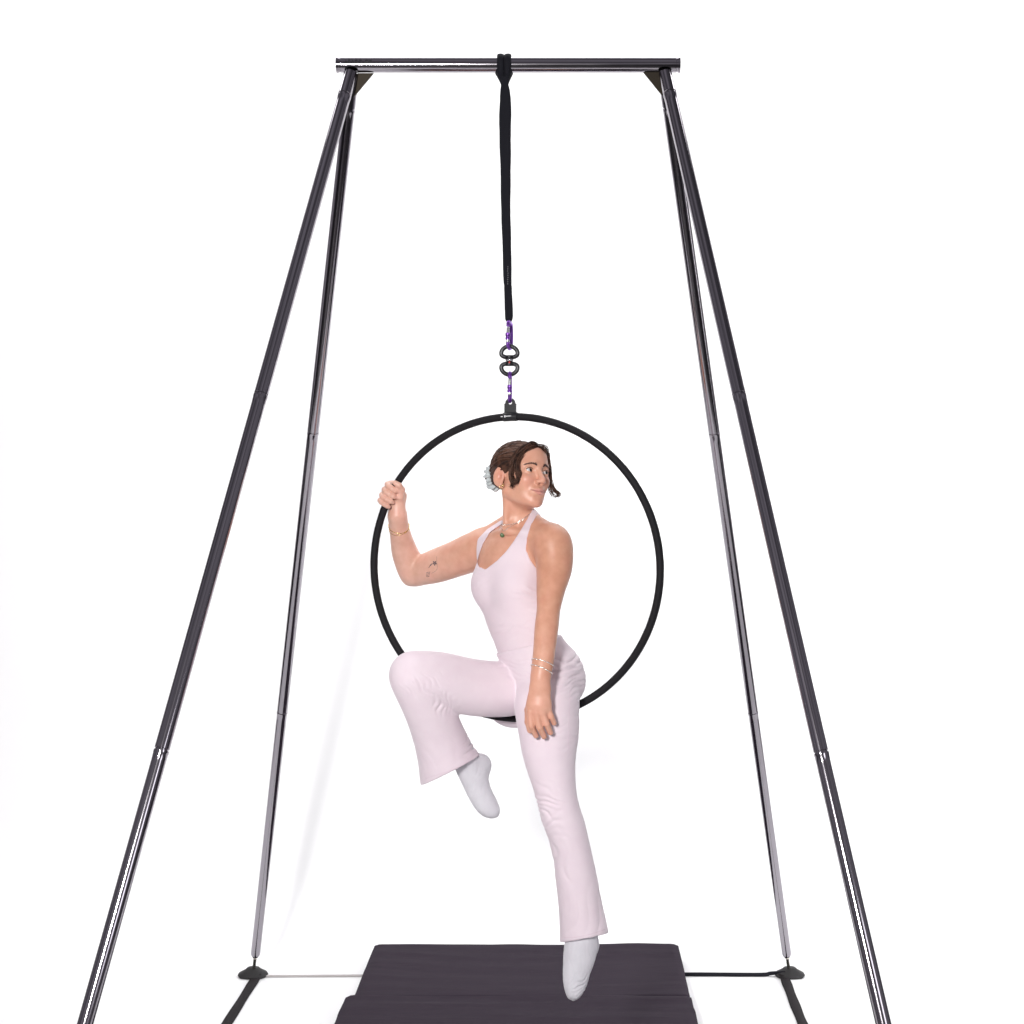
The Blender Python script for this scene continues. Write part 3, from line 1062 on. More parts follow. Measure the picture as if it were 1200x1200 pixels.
co, fq = B.mesh()
# keep the largest connected piece only
co = smooth_mesh(co, fq, 1, .45)
person = thing('person', 'woman in pale pink halter top and flared trousers sitting in the hoop', 'person', V(at(640, 1172, -.15)))
body = obj('body', (co, fq), M['skin'], person)
# colour differences of the skin: lips, cheeks, knuckles, nails; some light and shade painted in
hlc = (co-HO)@HRm/HS
base = np.array([.68, .360, .255])
col = np.repeat(base[None], len(co), 0)
def blend(mask, c):
    global col
    col = col*(1-mask[:, None])+np.array(c)[None]*mask[:, None]
def gau(d, s):
    return np.exp(-(d/s)**2)
ppx, ppy = proj(co)
# paler, pinker inner arm and hands, more tan outer arm; how each arm is lit is painted in too
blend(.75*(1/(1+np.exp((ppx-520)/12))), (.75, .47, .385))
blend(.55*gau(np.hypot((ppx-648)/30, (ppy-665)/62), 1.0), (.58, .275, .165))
blend(.5*gau(np.hypot((ppx-634)/20, (ppy-835)/34), 1.0), (.72, .40, .31))
blotch = np.array([noise.noise(Vector((float(a[0]*28), float(a[1]*28), float(a[2]*28)))) for a in co])
blend(np.clip(.30*blotch, 0, .3), (.74, .33, .26))
blend(np.clip(-.25*blotch, 0, .25), (.62, .36, .25))
inhead = (np.abs(hlc) < .14).all(1)
for s in (-1, 1):
    dd = np.linalg.norm((hlc-np.array([s*.040, .066, -.030]))/np.array([1, 1, .8]), axis=1)
    blend(.55*gau(dd, .022)*inhead, (.72, .30, .235))
blend(.40*gau(np.linalg.norm(hlc-np.array([0, .106, -.034]), axis=1), .013)*inhead, (.72, .31, .24))
blend(.35*gau(np.linalg.norm(hlc-np.array([0, .08, -.10]), axis=1), .018)*inhead, (.74, .36, .29))
lx, lz = hlc[:, 0], hlc[:, 2]
zu = -.0585-.008*np.clip(np.abs(lx)/.025, 0, 1)**2*.6
zl = -.0772+.0115*np.clip(np.abs(lx)/.024, 0, 1)**2
lipm = inhead & (hlc[:, 1] > .074) & (np.abs(lx) < .0245) & (lz < zu) & (lz > zl)
blend(.8*lipm, (.63, .28, .245))
mlc = spline(ml, 12)
dm = np.full(len(co), 1.0)
hi_ = np.where(inhead)[0]
dm[hi_] = np.sqrt(((hlc[hi_][:, None, ::2]-mlc[None][:, :, ::2])**2).sum(-1)).min(1)
blend(.75*gau(dm, .0016)*(inhead & (hlc[:, 1] > .07)), (.30, .095, .08))  # shade in the parting of the lips, painted as a dark line
blend(.6*gau(np.linalg.norm((hlc-np.array([-.0815, -.008, -.010]))/np.array([1, 1, 1.4]), axis=1), .008)*inhead, (.50, .19, .13))  # shade in the hollow of the ear, painted as darker red
blend(.5*gau(np.linalg.norm(hlc-np.array([-.082, -.010, -.006]), axis=1), .022)*inhead, (.72, .30, .22))
for al, rr3, tt in ((50, rho+.009, .026), (62, rho+.009, .0065), (58, rho+.009, -.0125), (44, rho+.008, -.030)):
    dd = np.linalg.norm(co-gp(al, rr3, tt), axis=1)
    blend(.6*gau(dd, .0065), (.78, .44, .37))
for q in fing:
    p = J(q[1][0], q[1][1]-1.5, hy+q[1][2]-.006, 1)[:3]
    blend(.6*gau(np.linalg.norm(co-p, axis=1), .0055), (.76, .40, .34))
    p = J(q[0][0], q[0][1], hy+q[0][2]-.008, 1)[:3]
    blend(.35*gau(np.linalg.norm(co-p, axis=1), .008), (.66, .32, .23))
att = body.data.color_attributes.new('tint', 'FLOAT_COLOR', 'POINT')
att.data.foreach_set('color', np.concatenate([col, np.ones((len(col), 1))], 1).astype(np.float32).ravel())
bvh = BVHTree.FromPolygons([tuple(v) for v in co.tolist()], fq.tolist())
camv = np.array([CX, -D, H0])
def cast(px, py, off=0.0, tree=None):
    d = unit(at(px, py, 0)-camv)
    h = (tree or bvh).ray_cast(V(camv), V(d))
    if h[0] is None:
        return None
    return np.array(h[0])+np.array(h[1])*off*(1 if h[1].dot(V(d)) < 0 else -1)

# eyes
gaze = unit((.30, 1.0, .06))
for s in (-1, 1):
    r = .0128
    c = EC[s]
    def cone(r0, r1, back, seg=24):
        return None
    u = unit(np.cross(gaze, [0, 0, 1])); v_ = np.cross(u, gaze)
    def patch(a0, a1, rr3, rings=6, seg=24):
        vs, fs = [], []
        for i in range(rings+1):
            a = a0+(a1-a0)*i/rings
            for k in range(seg):
                t = 2*math.pi*k/seg
                vs.append(hl(c+rr3*(math.cos(a)*gaze+math.sin(a)*(math.cos(t)*u+math.sin(t)*v_))))
        for i in range(rings):
            for k in range(seg):
                q = (k+1) % seg
                fs.append((i*seg+k, i*seg+q, i*seg+seg+q, i*seg+seg+k))
        return vs, fs
    e = obj('eye', patch(.0005, math.pi-.01, r, 16), M['eyewhite'], person)
    obj('iris', patch(.0005, math.radians(33), r+.00025), M['iris'], e)
    obj('pupil', patch(.0005, math.radians(15), r+.0005), M['pupil'], e)
    # upper lash line
    lash = [hl(EC[s]+np.array([s*x, y, z])) for x, y, z in ((-.0125, .0085, .0022), (-.007, .0125, .0055), (0, .0140, .0064), (.007, .0125, .0056), (.0135, .0072, .0020))]
    obj('eyelashes', tube(spline(lash, 5), [.0004]+[.0011]*19+[.0005], 6), M['brow'], person)
    # brow: short overlapping hairs
    parts = []
    arc = spline([(s*.0125, .0925, .0170), (s*.024, .0905, .0202), (s*.036, .0825, .0204), (s*.0475, .0705, .0160)], 30)
    for q in range(130):
        t = rng.random()
        p = arc[int(t*(len(arc)-1))]+np.array([0, 0, rng.normal()*.0017*(1-.6*t)])
        i = min(len(arc)-2, int(t*(len(arc)-1)))
        dr = unit(arc[i+1]-arc[i])+np.array([0, 0, rng.normal()*.18+.25*(1-t)])
        a, e2 = hl(p-dr*.002), hl(p+dr*.0055)
        n3 = unit(HRm@np.array([s*.3, 1, 0]))
        pts = []
        for g in (a, (a+e2)/2, e2):
            h = bvh.ray_cast(V(g+n3*.03), V(-n3))
            pts.append(np.array(h[0])+n3*.0006 if h[0] is not None else g)
        parts.append(tube(pts, [.0006, .0006, .0002], 3, caps=False))
    obj('eyebrow', join(parts), M['brow'], person)

# ------------------------------------------------------------------ trousers
def wsin(g, d, o, lam, amp, ctr, sig, warp=.35, seed=0.0):
    """Band of uneven folds across direction d inside a soft window."""
    q = (g-ctr)
    u, v = q@unit(d), q@unit(o)
    w2 = np.sqrt(((q/np.asarray(sig))**2).sum(-1))
    lam = lam*.62
    uu = u+.22*lam*np.sin(v/lam*1.7+seed)+.30*lam*np.sin(u/lam*1.1+v/lam*.9+seed*2.3)+.16*v*np.sin(seed*1.7+u/lam*.8)
    ph = uu/lam*math.pi
    s = (1-np.abs(np.sin(ph)))**1.4
    cell = np.floor(ph/math.pi+.5)
    own = .5+.5*np.sin(cell*12.9+seed*4.1)                      # each fold has its own depth
    run = .65+.35*np.sin(v/lam*.9+cell*2.3+seed)                # and fades along its length
    return 1.35*amp*s*(.45+.65*own)*run*np.exp(-w2**2)
def fold_list():
    fl = []
    def f(px, py, y, dpx, lam_px, amp, sx, sy, warp=.4, seed=0.0):
        d = np.array([dpx[0], 0, -dpx[1]], float)
        o = np.array([dpx[1], 0, dpx[0]], float)
        fl.append((d, o, pxm(lam_px), amp, at(px, py, y), (pxm(sx), .12, pxm(sy)), warp, seed))
    f(673, 806, -.13, (.18, 1), 8.0, .0050, 17, 26, .5, 1.0)       # gathered folds round the hip
    f(655, 782, -.15, (.12, 1), 15, .0034, 34, 18, .5, 2.0)
    f(600, 783, -.13, (-.1, 1), 9, .0028, 20, 14, .5, 3.0)
    f(665, 862, -.19, (.2, 1), 11, .0028, 16, 24, .5, 7.0)
    f(500, 800, -.22, (1, -.55), 8.5, .0050, 19, 14, .4, 4.0)      # bent knee
    f(522, 820, -.15, (1, .2), 8, .0045, 13, 12, .4, 5.0)
    f(551, 872, -.05, (.3, 1), 9, .0065, 9, 18, .5, 6.0)
    f(640, 938, -.22, (-.35, 1), 11, .0060, 16, 15, .5, 8.0)       # standing knee
    f(652, 962, -.22, (.55, 1), 13, .0055, 16, 14, .5, 9.0)
    f(660, 1000, -.2, (1, -.5), 20, .0040, 14, 30, .5, 10.0)
    f(688, 1070, -.15, (1, .22), 26, .0026, 20, 34, .4, 11.0)      # flare
    f(515, 870, -.12, (1, -.42), 22, .0028, 24, 36, .4, 12.0)
    return fl
FL = fold_list()
def displace(co, n, folds, sgn=-1.5):
    d = np.zeros(len(co))
    for (dd, o, lam, amp, ctr, sig, warp, seed) in folds:
        m = (np.abs(co-ctr) < np.array(sig)*2.6).all(1)
        if m.any():
            d[m] += wsin(co[m], dd, o, lam, sgn*amp, ctr, sig, warp, seed)
    return co+n*d[:, None]
PX = axis(at(445, 0, -.2)[0], at(722, 0, -.1)[0], [], .0034)
PY = axis(-.34, .19, [], .0034)
PZ = axis(at(0, 1125, -.15)[2], at(0, 722, -.1)[2], [], .0034)
Pn = Field(PX, PY, PZ)
for p, k in pel:
    Pn.add(p, k)
Pn.add(ell(at(604, 682, .0), (.1387, .1037, .1707), TR), .02)
Pn.add(ell(at(613, 732, -.04), (.1167, .0867, .1207), TR), .05)
chain(Pn, legL, .014, 0, k0=.035)
chain(Pn, shinL, .02)
# waist edge
wc = at(604, 761, -.15); wn = unit(np.array([-.30, .06, 1.0]))
WLO, WHI = np.array([-.5, -.5, wc[2]-.12]), np.array([.6, .5, wc[2]+.3])
Pn.sub((WLO, WHI, lambda g: -((g-wc)@wn)), .001)
RF = Field(PX, PY, PZ)
chain(RF, legR, .016)
chain(RF, shinR, .016)
k = .003
h = np.maximum(k-np.abs(Pn.v-RF.v), 0)/k
Pn.v = np.minimum(Pn.v, RF.v)-h*h*k*.25
del RF
def plane(p0, n_, side_box):
    n_ = unit(n_)
    return (side_box[0], side_box[1], lambda g: -((g-p0)@n_))
def hem(chain_pts, p_in, n_hem, wall=.0045):
    """cut the leg below the hem and hollow it"""
    c, r = p_in
    Pn.sub((c-.16, c+.16, lambda g: -((g-c)@unit(n_hem))), .001)
    # hollow: widest at the hem, closing about 12 cm up
    i = c-unit(n_hem)*.12
    Pn.sub(cap(i, c+unit(n_hem)*.03, r*.45, r), .002)
def edge_on(n_, p0, tilt):
    ray = unit(p0-camv)
    n_ = unit(n_-ray*(n_@ray))
    return unit(n_+ray*tilt)
cL = at(686, 1098.5, -.125); nL = edge_on(np.array([.18, 0, -1.0]), cL, .05)
cR = at(528.5, 902.5, -.05); nR = edge_on(np.array([.44, 0, -.90]), cR, .05)
hem(shinL, (cL, pxm(26)-.0035), nL)
hem(shinR, (cR, pxm(35)-.0040), nR)
co_p, f_p = Pn.mesh()
co_p = smooth_mesh(co_p, f_p, 2, .5)
co_p = displace(co_p, normals(co_p, f_p), FL)
co_p = smooth_mesh(co_p, f_p, 1, .4)
# cloth presses against the hoop where she sits
dq = co_p-HC
rad = np.hypot(dq@hx, dq[:, 2])
dep = dq@np.array([-hx[1], hx[0], 0])
dist = np.hypot(rad-HR, dep)
m = dist < TH+.0005
push = (TH+.0005)/np.maximum(dist[m], 1e-5)
dirr = (dq[m]@hx)[:, None]*hx[None]+np.stack([0*rad[m], 0*rad[m], dq[m][:, 2]], 1)
dirr /= np.linalg.norm(dirr, axis=1)[:, None]
off = (rad[m]-HR)[:, None]*dirr+dep[m][:, None]*np.array([-hx[1], hx[0], 0])[None]
co_p[m] += off*(push-1)[:, None]
pants = obj('trousers', (co_p, f_p), M['pants'], person)
tree_p = BVHTree.FromPolygons([tuple(v) for v in co_p.tolist()], f_p.tolist())
def seam(name, pts, tree, r, m_, parent, off=.0002):
    P = [cast(x, y, off, tree) for x, y in spline(pts, 8)]
    P = [p for p in P if p is not None]
    if len(P) > 2:
        obj(name, tube(P, r, 6), m_, parent)
seam('hem_stitch', [(661, 1098.5), (675, 1098), (693, 1094.5), (709, 1089)], tree_p, .0007, M['stitch'], pants)
seam('hem_stitch', [(499, 912), (515, 907), (535, 900), (550, 892)], tree_p, .0007, M['stitch'], pants)
seam('side_seam', [(668, 806), (667, 830), (666, 860), (666, 878)], tree_p, .0007, M['stitch'], pants)

# ------------------------------------------------------------------ halter top
TX = axis(at(540, 0, 0)[0], at(675, 0, -.1)[0], [], .0026)
TY = axis(-.25, .20, [], .0030)
TZ = axis(at(0, 790, -.1)[2], at(0, 592, 0)[2], [], .0026)
T = Field(TX, TY, TZ)
gr = .0025
def grow(p, a):
    lo, hi, fn = p
    return (lo-a, hi+a, lambda g: fn(g)-a)
T.add(grow(ell(at(604, 682, .0), (.133, .098, .165), TR), gr), .02)
T.add(grow(ell(at(603, 652, .01), (.128, .082, .085), TR), gr), .03)
T.add(grow(ell(at(613, 732, -.04), (.111, .081, .115), TR), gr), .05)
for s in (-1, 1):
    T.add(grow(ell(cm+TL*s*.058+TF*.052+UP*(-.006), (.055, .049, .058), TR), gr), .04)
T.add(grow(cap(at(566, 640, .10), at(641, 638, -.09), .045, .045), gr), .03)
T.add(grow(cap(at(607.5, 628, .010), hl((-.004, -.018, -.055)), .051, .044), gr), .022)
T.add(grow(cap(at(611, 603, .03), at(640, 626, -.075), .030, .034), gr), .025)
T.add(grow(cap(at(606, 606, .04), at(572, 630, .10), .028, .034), gr), .025)
T.add(grow(cap(at(622, 622, -.055), at(641, 632, -.092), .036, .040), gr), .03)
T.add(grow(cap(notch+TL*.012, at(638, 628, -.12), .008, .010), gr), .016)
T.add(grow(cap(notch-TL*.012, at(566, 632, .06), .008, .010), gr), .016)
T.add(grow(ell(at(621, 762, -.065), (.108, .078, .07), PR), gr), .03)
front = [(538, 800), (538, 690), (549, 668), (552.4, 655), (554.5, 642), (560.4, 631), (571, 620), (585, 611), (589, 609),
         (589.5, 613.5), (586, 615.5), (574, 624), (566, 637.5), (561.5, 650), (559.3, 659), (561.5, 664.5), (569, 667.5), (583, 656.5), (594, 645), (603, 632.5), (611, 620), (618, 608), (624, 597),
         (632, 597), (628, 606), (622.5, 615), (618, 630), (616.5, 644), (621, 655), (630, 668.5), (645, 683), (690, 690), (690, 800)]
def polysd(x, y, P):
    P = np.asarray(P, float)
    best = np.full(x.shape, 1e9, np.float32)
    ins = np.zeros(x.shape, bool)
    for (x0, y0), (x1, y1) in zip(P, np.roll(P, -1, 0)):
        ex, ey = x1-x0, y1-y0
        t = np.clip(((x-x0)*ex+(y-y0)*ey)/(ex*ex+ey*ey+1e-9), 0, 1)
        best = np.minimum(best, np.hypot(x-x0-t*ex, y-y0-t*ey))
        c = ((y0 > y) != (y1 > y))
        with np.errstate(divide='ignore', invalid='ignore'):
            ins ^= c & (x < ex*(y-y0)/(ey if ey != 0 else 1e-9)+x0)
    return np.where(ins, -best, best)
g = np.stack(np.meshgrid(T.ax[0], T.ax[1], T.ax[2], indexing='ij'), -1)
gx, gy = proj(g)
near = np.abs(T.v) < .03
fd = np.full(T.v.shape, 1.0, np.float32)
sd = polysd(gx[near], gy[near], front)*(D/F)
gn = g[near]
dep = (gn-at(606, 660, .01))@TF
# on the back only the lower panel and a strap round the neck remain
zb = gn[:, 2]-at(0, 672, 0)[2]
strap = np.abs((gn[:, 2]-at(0, 604, .04)[2])-.1*(gn[:, 0]-at(606, 0, 0)[0]))-.011
side = (gn-at(606, 660, .01))@TL
strap = np.maximum(strap, np.abs(side)-.075)
back = np.minimum(zb, strap)
wgt = np.clip((dep+.035)/.03, 0, 1)
fd[near] = sd*wgt+back*(1-wgt)
T.v = np.maximum(T.v, fd)
del g, gx, gy
T.sub((WLO-.2, WHI, lambda g: (g-wc)@wn+.012), .002)
co_t, f_t = T.mesh()
co_t = smooth_mesh(co_t, f_t, 2, .5)
tf = []
def f2(px, py, y, dpx, lam_px, amp, sx, sy, warp=.4, seed=0.0):
    tf.append((np.array([dpx[0], 0, -dpx[1]], float), np.array([dpx[1], 0, dpx[0]], float), pxm(lam_px), amp, at(px, py, y), (pxm(sx), .14, pxm(sy)), warp, seed))
f2(604, 737, -.1, (.35, 1), 12, .0035, 24, 9, .5, 1.0)
f2(616, 694, -.1, (-.25, 1), 12, .0030, 15, 9, .3, 2.2)
f2(562, 672, -.05, (.6, 1), 8, .0022, 10, 12, .4, 3.0)
f2(628, 725, -.1, (.3, 1), 9, .0030, 14, 22, .5, 4.0)
co_t = displace(co_t, normals(co_t, f_t), tf, 1.3)
co_t = smooth_mesh(co_t, f_t, 1, .4)
top = obj('halter_top', (co_t, f_t), M['top'], person)

# ------------------------------------------------------------------ socks
def sock(pts, extra, lo, hi, name, cut, folds):
    S_ = Field(axis(lo[0], hi[0], [], .0026), axis(lo[1], hi[1], [], .0026), axis(lo[2], hi[2], [], .0026))
    chain(S_, pts, .014)
    for p, k in extra:
        S_.add(p, k)
    c_, f_ = S_.mesh()
    c_ = smooth_mesh(c_, f_, 1, .5)
    c_ = displace(c_, normals(c_, f_), folds)
    return obj('sock', (c_, f_), M['sock'], person)
def sf(px, py, y, dpx, lam_px, amp, sx, sy, seed):
    return (np.array([dpx[0], 0, -dpx[1]], float), np.array([dpx[1], 0, dpx[0]], float), pxm(lam_px), amp, at(px, py, y), (pxm(sx), .12, pxm(sy)), .3, seed)
pl = [J(684.5, 1078, -.135, 13.5), J(682, 1100, -.13, 16.5), J(679.5, 1118, -.145, 16.8), J(675.5, 1139, -.175, 13.4), J(673.8, 1153, -.195, 10.8), J(672.2, 1164, -.208, 6.0)]
ex = [(ell(at(689, 1107, -.095), (pxm(13), .036, pxm(16))), .02), (ell(at(681.5, 1150, -.185), (pxm(5.5), .012, pxm(7))), .008)]
for i, (x, y) in enumerate(((668.6, 1166), (672.0, 1168), (675.6, 1165), (678.8, 1161), (681.8, 1156.5))):
    ex.append((ell(at(x, y, -.208+.002*i), (pxm(3.4), .010, pxm(4.5))), .006))
c = at(680, 1125, -.15)
sock(pl, ex, c-.2, c+np.array([.2, .2, .16]), 'sock', None, [sf(680, 1152, -.2, (.45, 1), 6.5, .0045, 9, 11, 2.0), sf(676, 1120, -.19, (1, -.1), 8, .0012, 18, 30, 1.0)])
pr = [J(535, 870, -.085, 12.5), J(548, 895, -.045, 13.8), J(555.5, 911, -.04, 13.6), J(562, 929, -.055, 11.8), J(570.8, 944.0, -.07, 10.6), J(578.5, 951.5, -.08, 5.5)]
ex = [(ell(at(563, 897, -.02), (pxm(13), .034, pxm(14))), .02)]
for i, (x, y) in enumerate(((581.5, 949.5), (581.0, 954.0), (576.5, 955.2), (571.5, 953.4), (567.2, 950.6))):
    ex.append((ell(at(x, y, -.082+.004*i), (pxm(3.2), .011, pxm(3.0))), .005))
c = at(558, 915, -.05)
sock(pr, ex, c-.17, c+.17, 'sock', None, [sf(560, 915, -.1, (1, .5), 9, .0014, 14, 30, 3.0)])

# ------------------------------------------------------------------ hair
lo, hi = HO-.15, HO+.15
Hf = Field(axis(lo[0], hi[0], [], .0022), axis(lo[1], hi[1], [], .0022), axis(lo[2], hi[2], [], .0022))
Hf.add(hell((0, -.020, .032), (.0815, .0985, .0835)), .02)
Hf.add(hell((0, -.075, -.005), (.052, .045, .055)), .03)
Hf.sub(hell((.002, .130, -.036), (.0590, .098, .099)), .010)
for s in (-1, 1):
    Hf.sub(hell((s*.084, .016, -.050), (.045, .046, .050)), .012)
Hf.sub((lo, hi, lambda p: (((p-HO)@HRm)@np.array([0, .50, .90]))+.062), .012)
co_h, f_h = Hf.mesh()
co_h = smooth_mesh(co_h, f_h, 2, .5)
# comb grooves running back to the knot
lh = (co_h-HO)@HRm
knot = np.array([0, -.118, .016])
hn = normals(co_h, f_h)
q = lh-knot
az = np.arctan2(q[:, 2], q[:, 0])
gro = np.sin(az*34+6*np.sin(lh[:, 1]*22))+.6*np.sin(az*71+lh[:, 1]*30)
co_h = co_h+hn*(gro*.0012)[:, None]
hair = obj('hair', (co_h, f_h), M['hair'], person)
tree_h = BVHTree.FromPolygons([tuple(v) for v in co_h.tolist()], f_h.tolist())
hc = np.array([0, -.015, .02])
def on_cap(d, off):
    d = unit(d)
    o = hl(hc+d*.3)
    h = tree_h.ray_cast(V(o), V(-(HRm@d)))
    if h[0] is None or (np.array(h[0])-hl(hc))@(HRm@d) < .02:
        return None
    return np.array(h[0])+HRm@d*off
parts = []
def strand(P, r, seg=4):
    P = np.array(P)
    n_ = len(P)
    rr3 = r*np.clip(np.minimum(np.linspace(.6, 3, n_), np.linspace(2.6, .25, n_)), 0, 1)
    parts.append(tube(P, rr3, seg, caps=False))
kd = unit(knot-hc)
for i in range(900):
    s = -1 if rng.random() < .5 else 1
    t = rng.random()
    u_ = rng.random()
    if u_ < .55:      # from the parting and the forehead hairline
        rt = unit((.006+s*(.004+.055*t), .085-.045*t*t+rng.normal()*.006, .080-.045*t+.01*rng.normal()))
        md = unit((s*(.06+.03*rng.random()), .0+.02*rng.normal(), .065-.04*t))
    else:             # from the top and sides
        rt = unit((s*(.01+.07*t), .04-.09*rng.random(), .09-.06*t))
        md = unit((s*(.05+.04*t), -.05, .05-.05*t))
    P = []
    for a in np.linspace(0, 1, 9):
        d = (1-a)**2*rt+2*a*(1-a)*md+a*a*unit(kd+np.array([0, 0, .05*rng.normal()*0]))
        p = on_cap(d, .0006+.0016*rng.random()*math.sin(a*math.pi))
        if p is not None:
            P.append(p)
    if len(P) > 4:
        strand(P, .0009+.0006*rng.random())
obj('hair_strands', join(parts[::3]+parts[1::3]), M['hair'], hair)
obj('hair_strands', join(parts[2::3]), M['hair_light'], hair)
# loose face-framing locks
def lock(ctrl, n, spread, r, name='loose_lock', twist=0.0):
    global parts
    parts = []
    n, spread, r = int(n*1.05), spread*1.35, r*.62
    base_ = spline([hl(p) for p in ctrl], 7)
    m_ = len(base_)
    wv = np.sin(np.linspace(0, 9.5, m_)+len(ctrl))*np.linspace(.2, 1, m_)
    base_ = base_+.0022*wv[:, None]*(HRm@np.array([.7, .5, .4]))[None]
    for i in range(n):
        a, q_ = rng.random()*2*math.pi, math.sqrt(rng.random())
        ph = rng.random()*6
        P = []
        L = m_ if rng.random() < .55 else int(m_*(.72+.28*rng.random()))
        for j in range(L):
            t = j/(m_-1)
            w3 = spread*(.55+.9*math.sin(min(1, t*1.25)*math.pi*.8))*(1-.55*t)
            aa = a+twist*t
            P.append(base_[j]+w3*q_*(math.cos(aa)*(HRm@np.array([1, 0, 0]))+math.sin(aa)*(HRm@np.array([0, .6, .8])))+(.0012+.0026*t)*np.array([math.sin(j*.32+ph), math.cos(j*.27+ph*1.7), math.sin(j*.22+ph*2.3)]))
        strand(P, r)
    obj(name, join(parts[::4]+parts[1::4]+parts[2::4]), M['hair'], hair)
    obj(name, join(parts[3::4]), M['hair_light'], hair)
lock([(.004, .076, .080), (-.020, .081, .072), (-.044, .071, .054), (-.060, .062, .028), (-.0655, .060, .000), (-.062, .064, -.022), (-.066, .062, -.036), (-.072, .056, -.040), (-.069, .050, -.032)], 80, .0070, .0011, twist=1.5)
lock([(-.055, .058, .030), (-.071, .044, .008), (-.073, .040, -.018), (-.069, .044, -.036), (-.071, .040, -.050), (-.076, .034, -.050)], 45, .006, .0010, twist=2)
lock([(.004, .076, .080), (.026, .080, .072), (.049, .066, .056), (.064, .056, .032), (.068, .056, .004), (.070, .056, -.020), (.080, .060, -.040), (.092, .062, -.050), (.098, .061, -.055), (.0985, .060, -.060), (.093, .059, -.064), (.085, .058, -.0645)], 42, .0045, .0011, twist=1.5)
lock([(.004, .073, .083), (-.0215, .078, .0755), (-.047, .065, .058), (-.064, .054, .032), (-.0725, .043, .010), (-.074, .040, -.008)], 150, .0120, .0011)
lock([(.004, .070, .086), (.027, .074, .077), (.054, .057, .060), (.068, .049, .033), (.0735, .043, .010)], 90, .0095, .0011)
lock([(.004, .064, .0895), (-.023, .068, .0825), (-.050, .056, .064), (-.067, .045, .036), (-.073, .036, .010)], 120, .0095, .0011)
lock([(.060, .055, .040), (.068, .056, .010), (.068, .058, -.025), (.068, .062, -.052), (.074, .064, -.066), (.084, .064, -.068)], 26, .0035, .0009, twist=1)
# grey ruffled scrunchie round the knot
kc = hl((-.030, -.110, .012))
kaxis = unit(HRm@np.array([-.25, -1, .0]))
ku = unit(np.cross(kaxis, [0, 0, 1])); kv = np.cross(ku, kaxis)
vs, fs = [], []
na, nb = 120, 20
for i in range(na):
    a = 2*math.pi*i/na
    rr4 = .024+.003*math.sin(3*a)
    for j in range(nb):
        t = 2*math.pi*j/nb
        w4 = .0145*(1+.30*math.sin(a*17+math.sin(t*2))+.16*math.sin(a*29+t))*(1 if math.cos(t) > 0 else .6)
        rad_ = rr4+w4*math.cos(t)
        vs.append(kc+rad_*(math.cos(a)*ku+math.sin(a)*kv)+kaxis*w4*math.sin(t)*(.85+.25*math.sin(a*11)))
for i in range(na):
    for j in range(nb):
        i2, j2 = (i+1) % na, (j+1) % nb
        fs.append((i*nb+j, i*nb+j2, i2*nb+j2, i2*nb+j))
obj('scrunchie', (vs, fs), M['scrunchie'], person, label='silver grey ruffled scrunchie')
obj('bun', join([tube([kc+.017*(math.cos(a+ph)*ku+math.sin(a+ph)*kv)*(.3+.7*math.sin(a*.5))+kaxis*(.006+.012*math.sin(a)) for a in np.linspace(0, 6, 16)], .0065, 8) for ph in np.linspace(0, 6.28, 7)[:-1]]), M['hair'], hair)

# ------------------------------------------------------------------ jewellery and tattoo
def ring_on(c, nrm, off, start=.07, tree=None, n=64, tilt=None):
    c, nrm = np.asarray(c, float), unit(nrm)
    u_ = unit(np.cross(nrm, [0, 1, 0])); v_ = np.cross(nrm, u_)
    P = []
    for i in range(n):
        a = 2*math.pi*i/n
        d = math.cos(a)*u_+math.sin(a)*v_
        h = (tree or bvh).ray_cast(V(c+d*start), V(-d), start)
        P.append(np.array(h[0])+d*off if h[0] is not None else c+d*.03)
    P = np.array(P)
    for _ in range(3):
        P = (np.roll(P, 1, 0)+2*P+np.roll(P, -1, 0))/4
    return P
def bangle(name, c, nrm, r, m_, off=.0015, beads=0, start=.05):
    P = ring_on(c, nrm, off, start)
    o = obj(name, tube(P, r, 8, closed=True), m_, person)
    if beads:
        pt = []
        for i in range(0, len(P), max(1, len(P)//beads)):
            T_ = unit(P[(i+1) % len(P)]-P[i-1])
            pt.append(tube([P[i]-T_*.0035, P[i]-T_*.002, P[i]+T_*.002, P[i]+T_*.0035], [r*.6, r*1.7, r*1.7, r*.6], 8))
        obj('link', join(pt), m_, o)['kind'] = 'stuff'
    return o
dl = armL[-1][:3]-armL[-2][:3]
bangle('bracelet', at(636.6, 777, -.278), unit(dl)+np.array([-.18, 0, .0]), .0011, M['pearl'], .0014, 16)
bangle('bracelet', at(635.2, 785, -.284), unit(dl)+np.array([-.28, 0, .0]), .0011, M['pearl'], .0014, 16)
dr = foreR[-1][:3]-foreR[-2][:3]
bangle('bracelet', at(467.3, 616.5, .168), unit(dr)+np.array([.16, -.25, .0]), .0010, M['gold'], .0014, 10, .042)
bangle('bracelet', at(467.8, 619.0, .172), unit(dr)+np.array([-.08, -.25, .0]), .0007, M['gold'], .0012, 0, .042)
tree_t = BVHTree.FromPolygons([tuple(v) for v in co_t.tolist()], f_t.tolist())
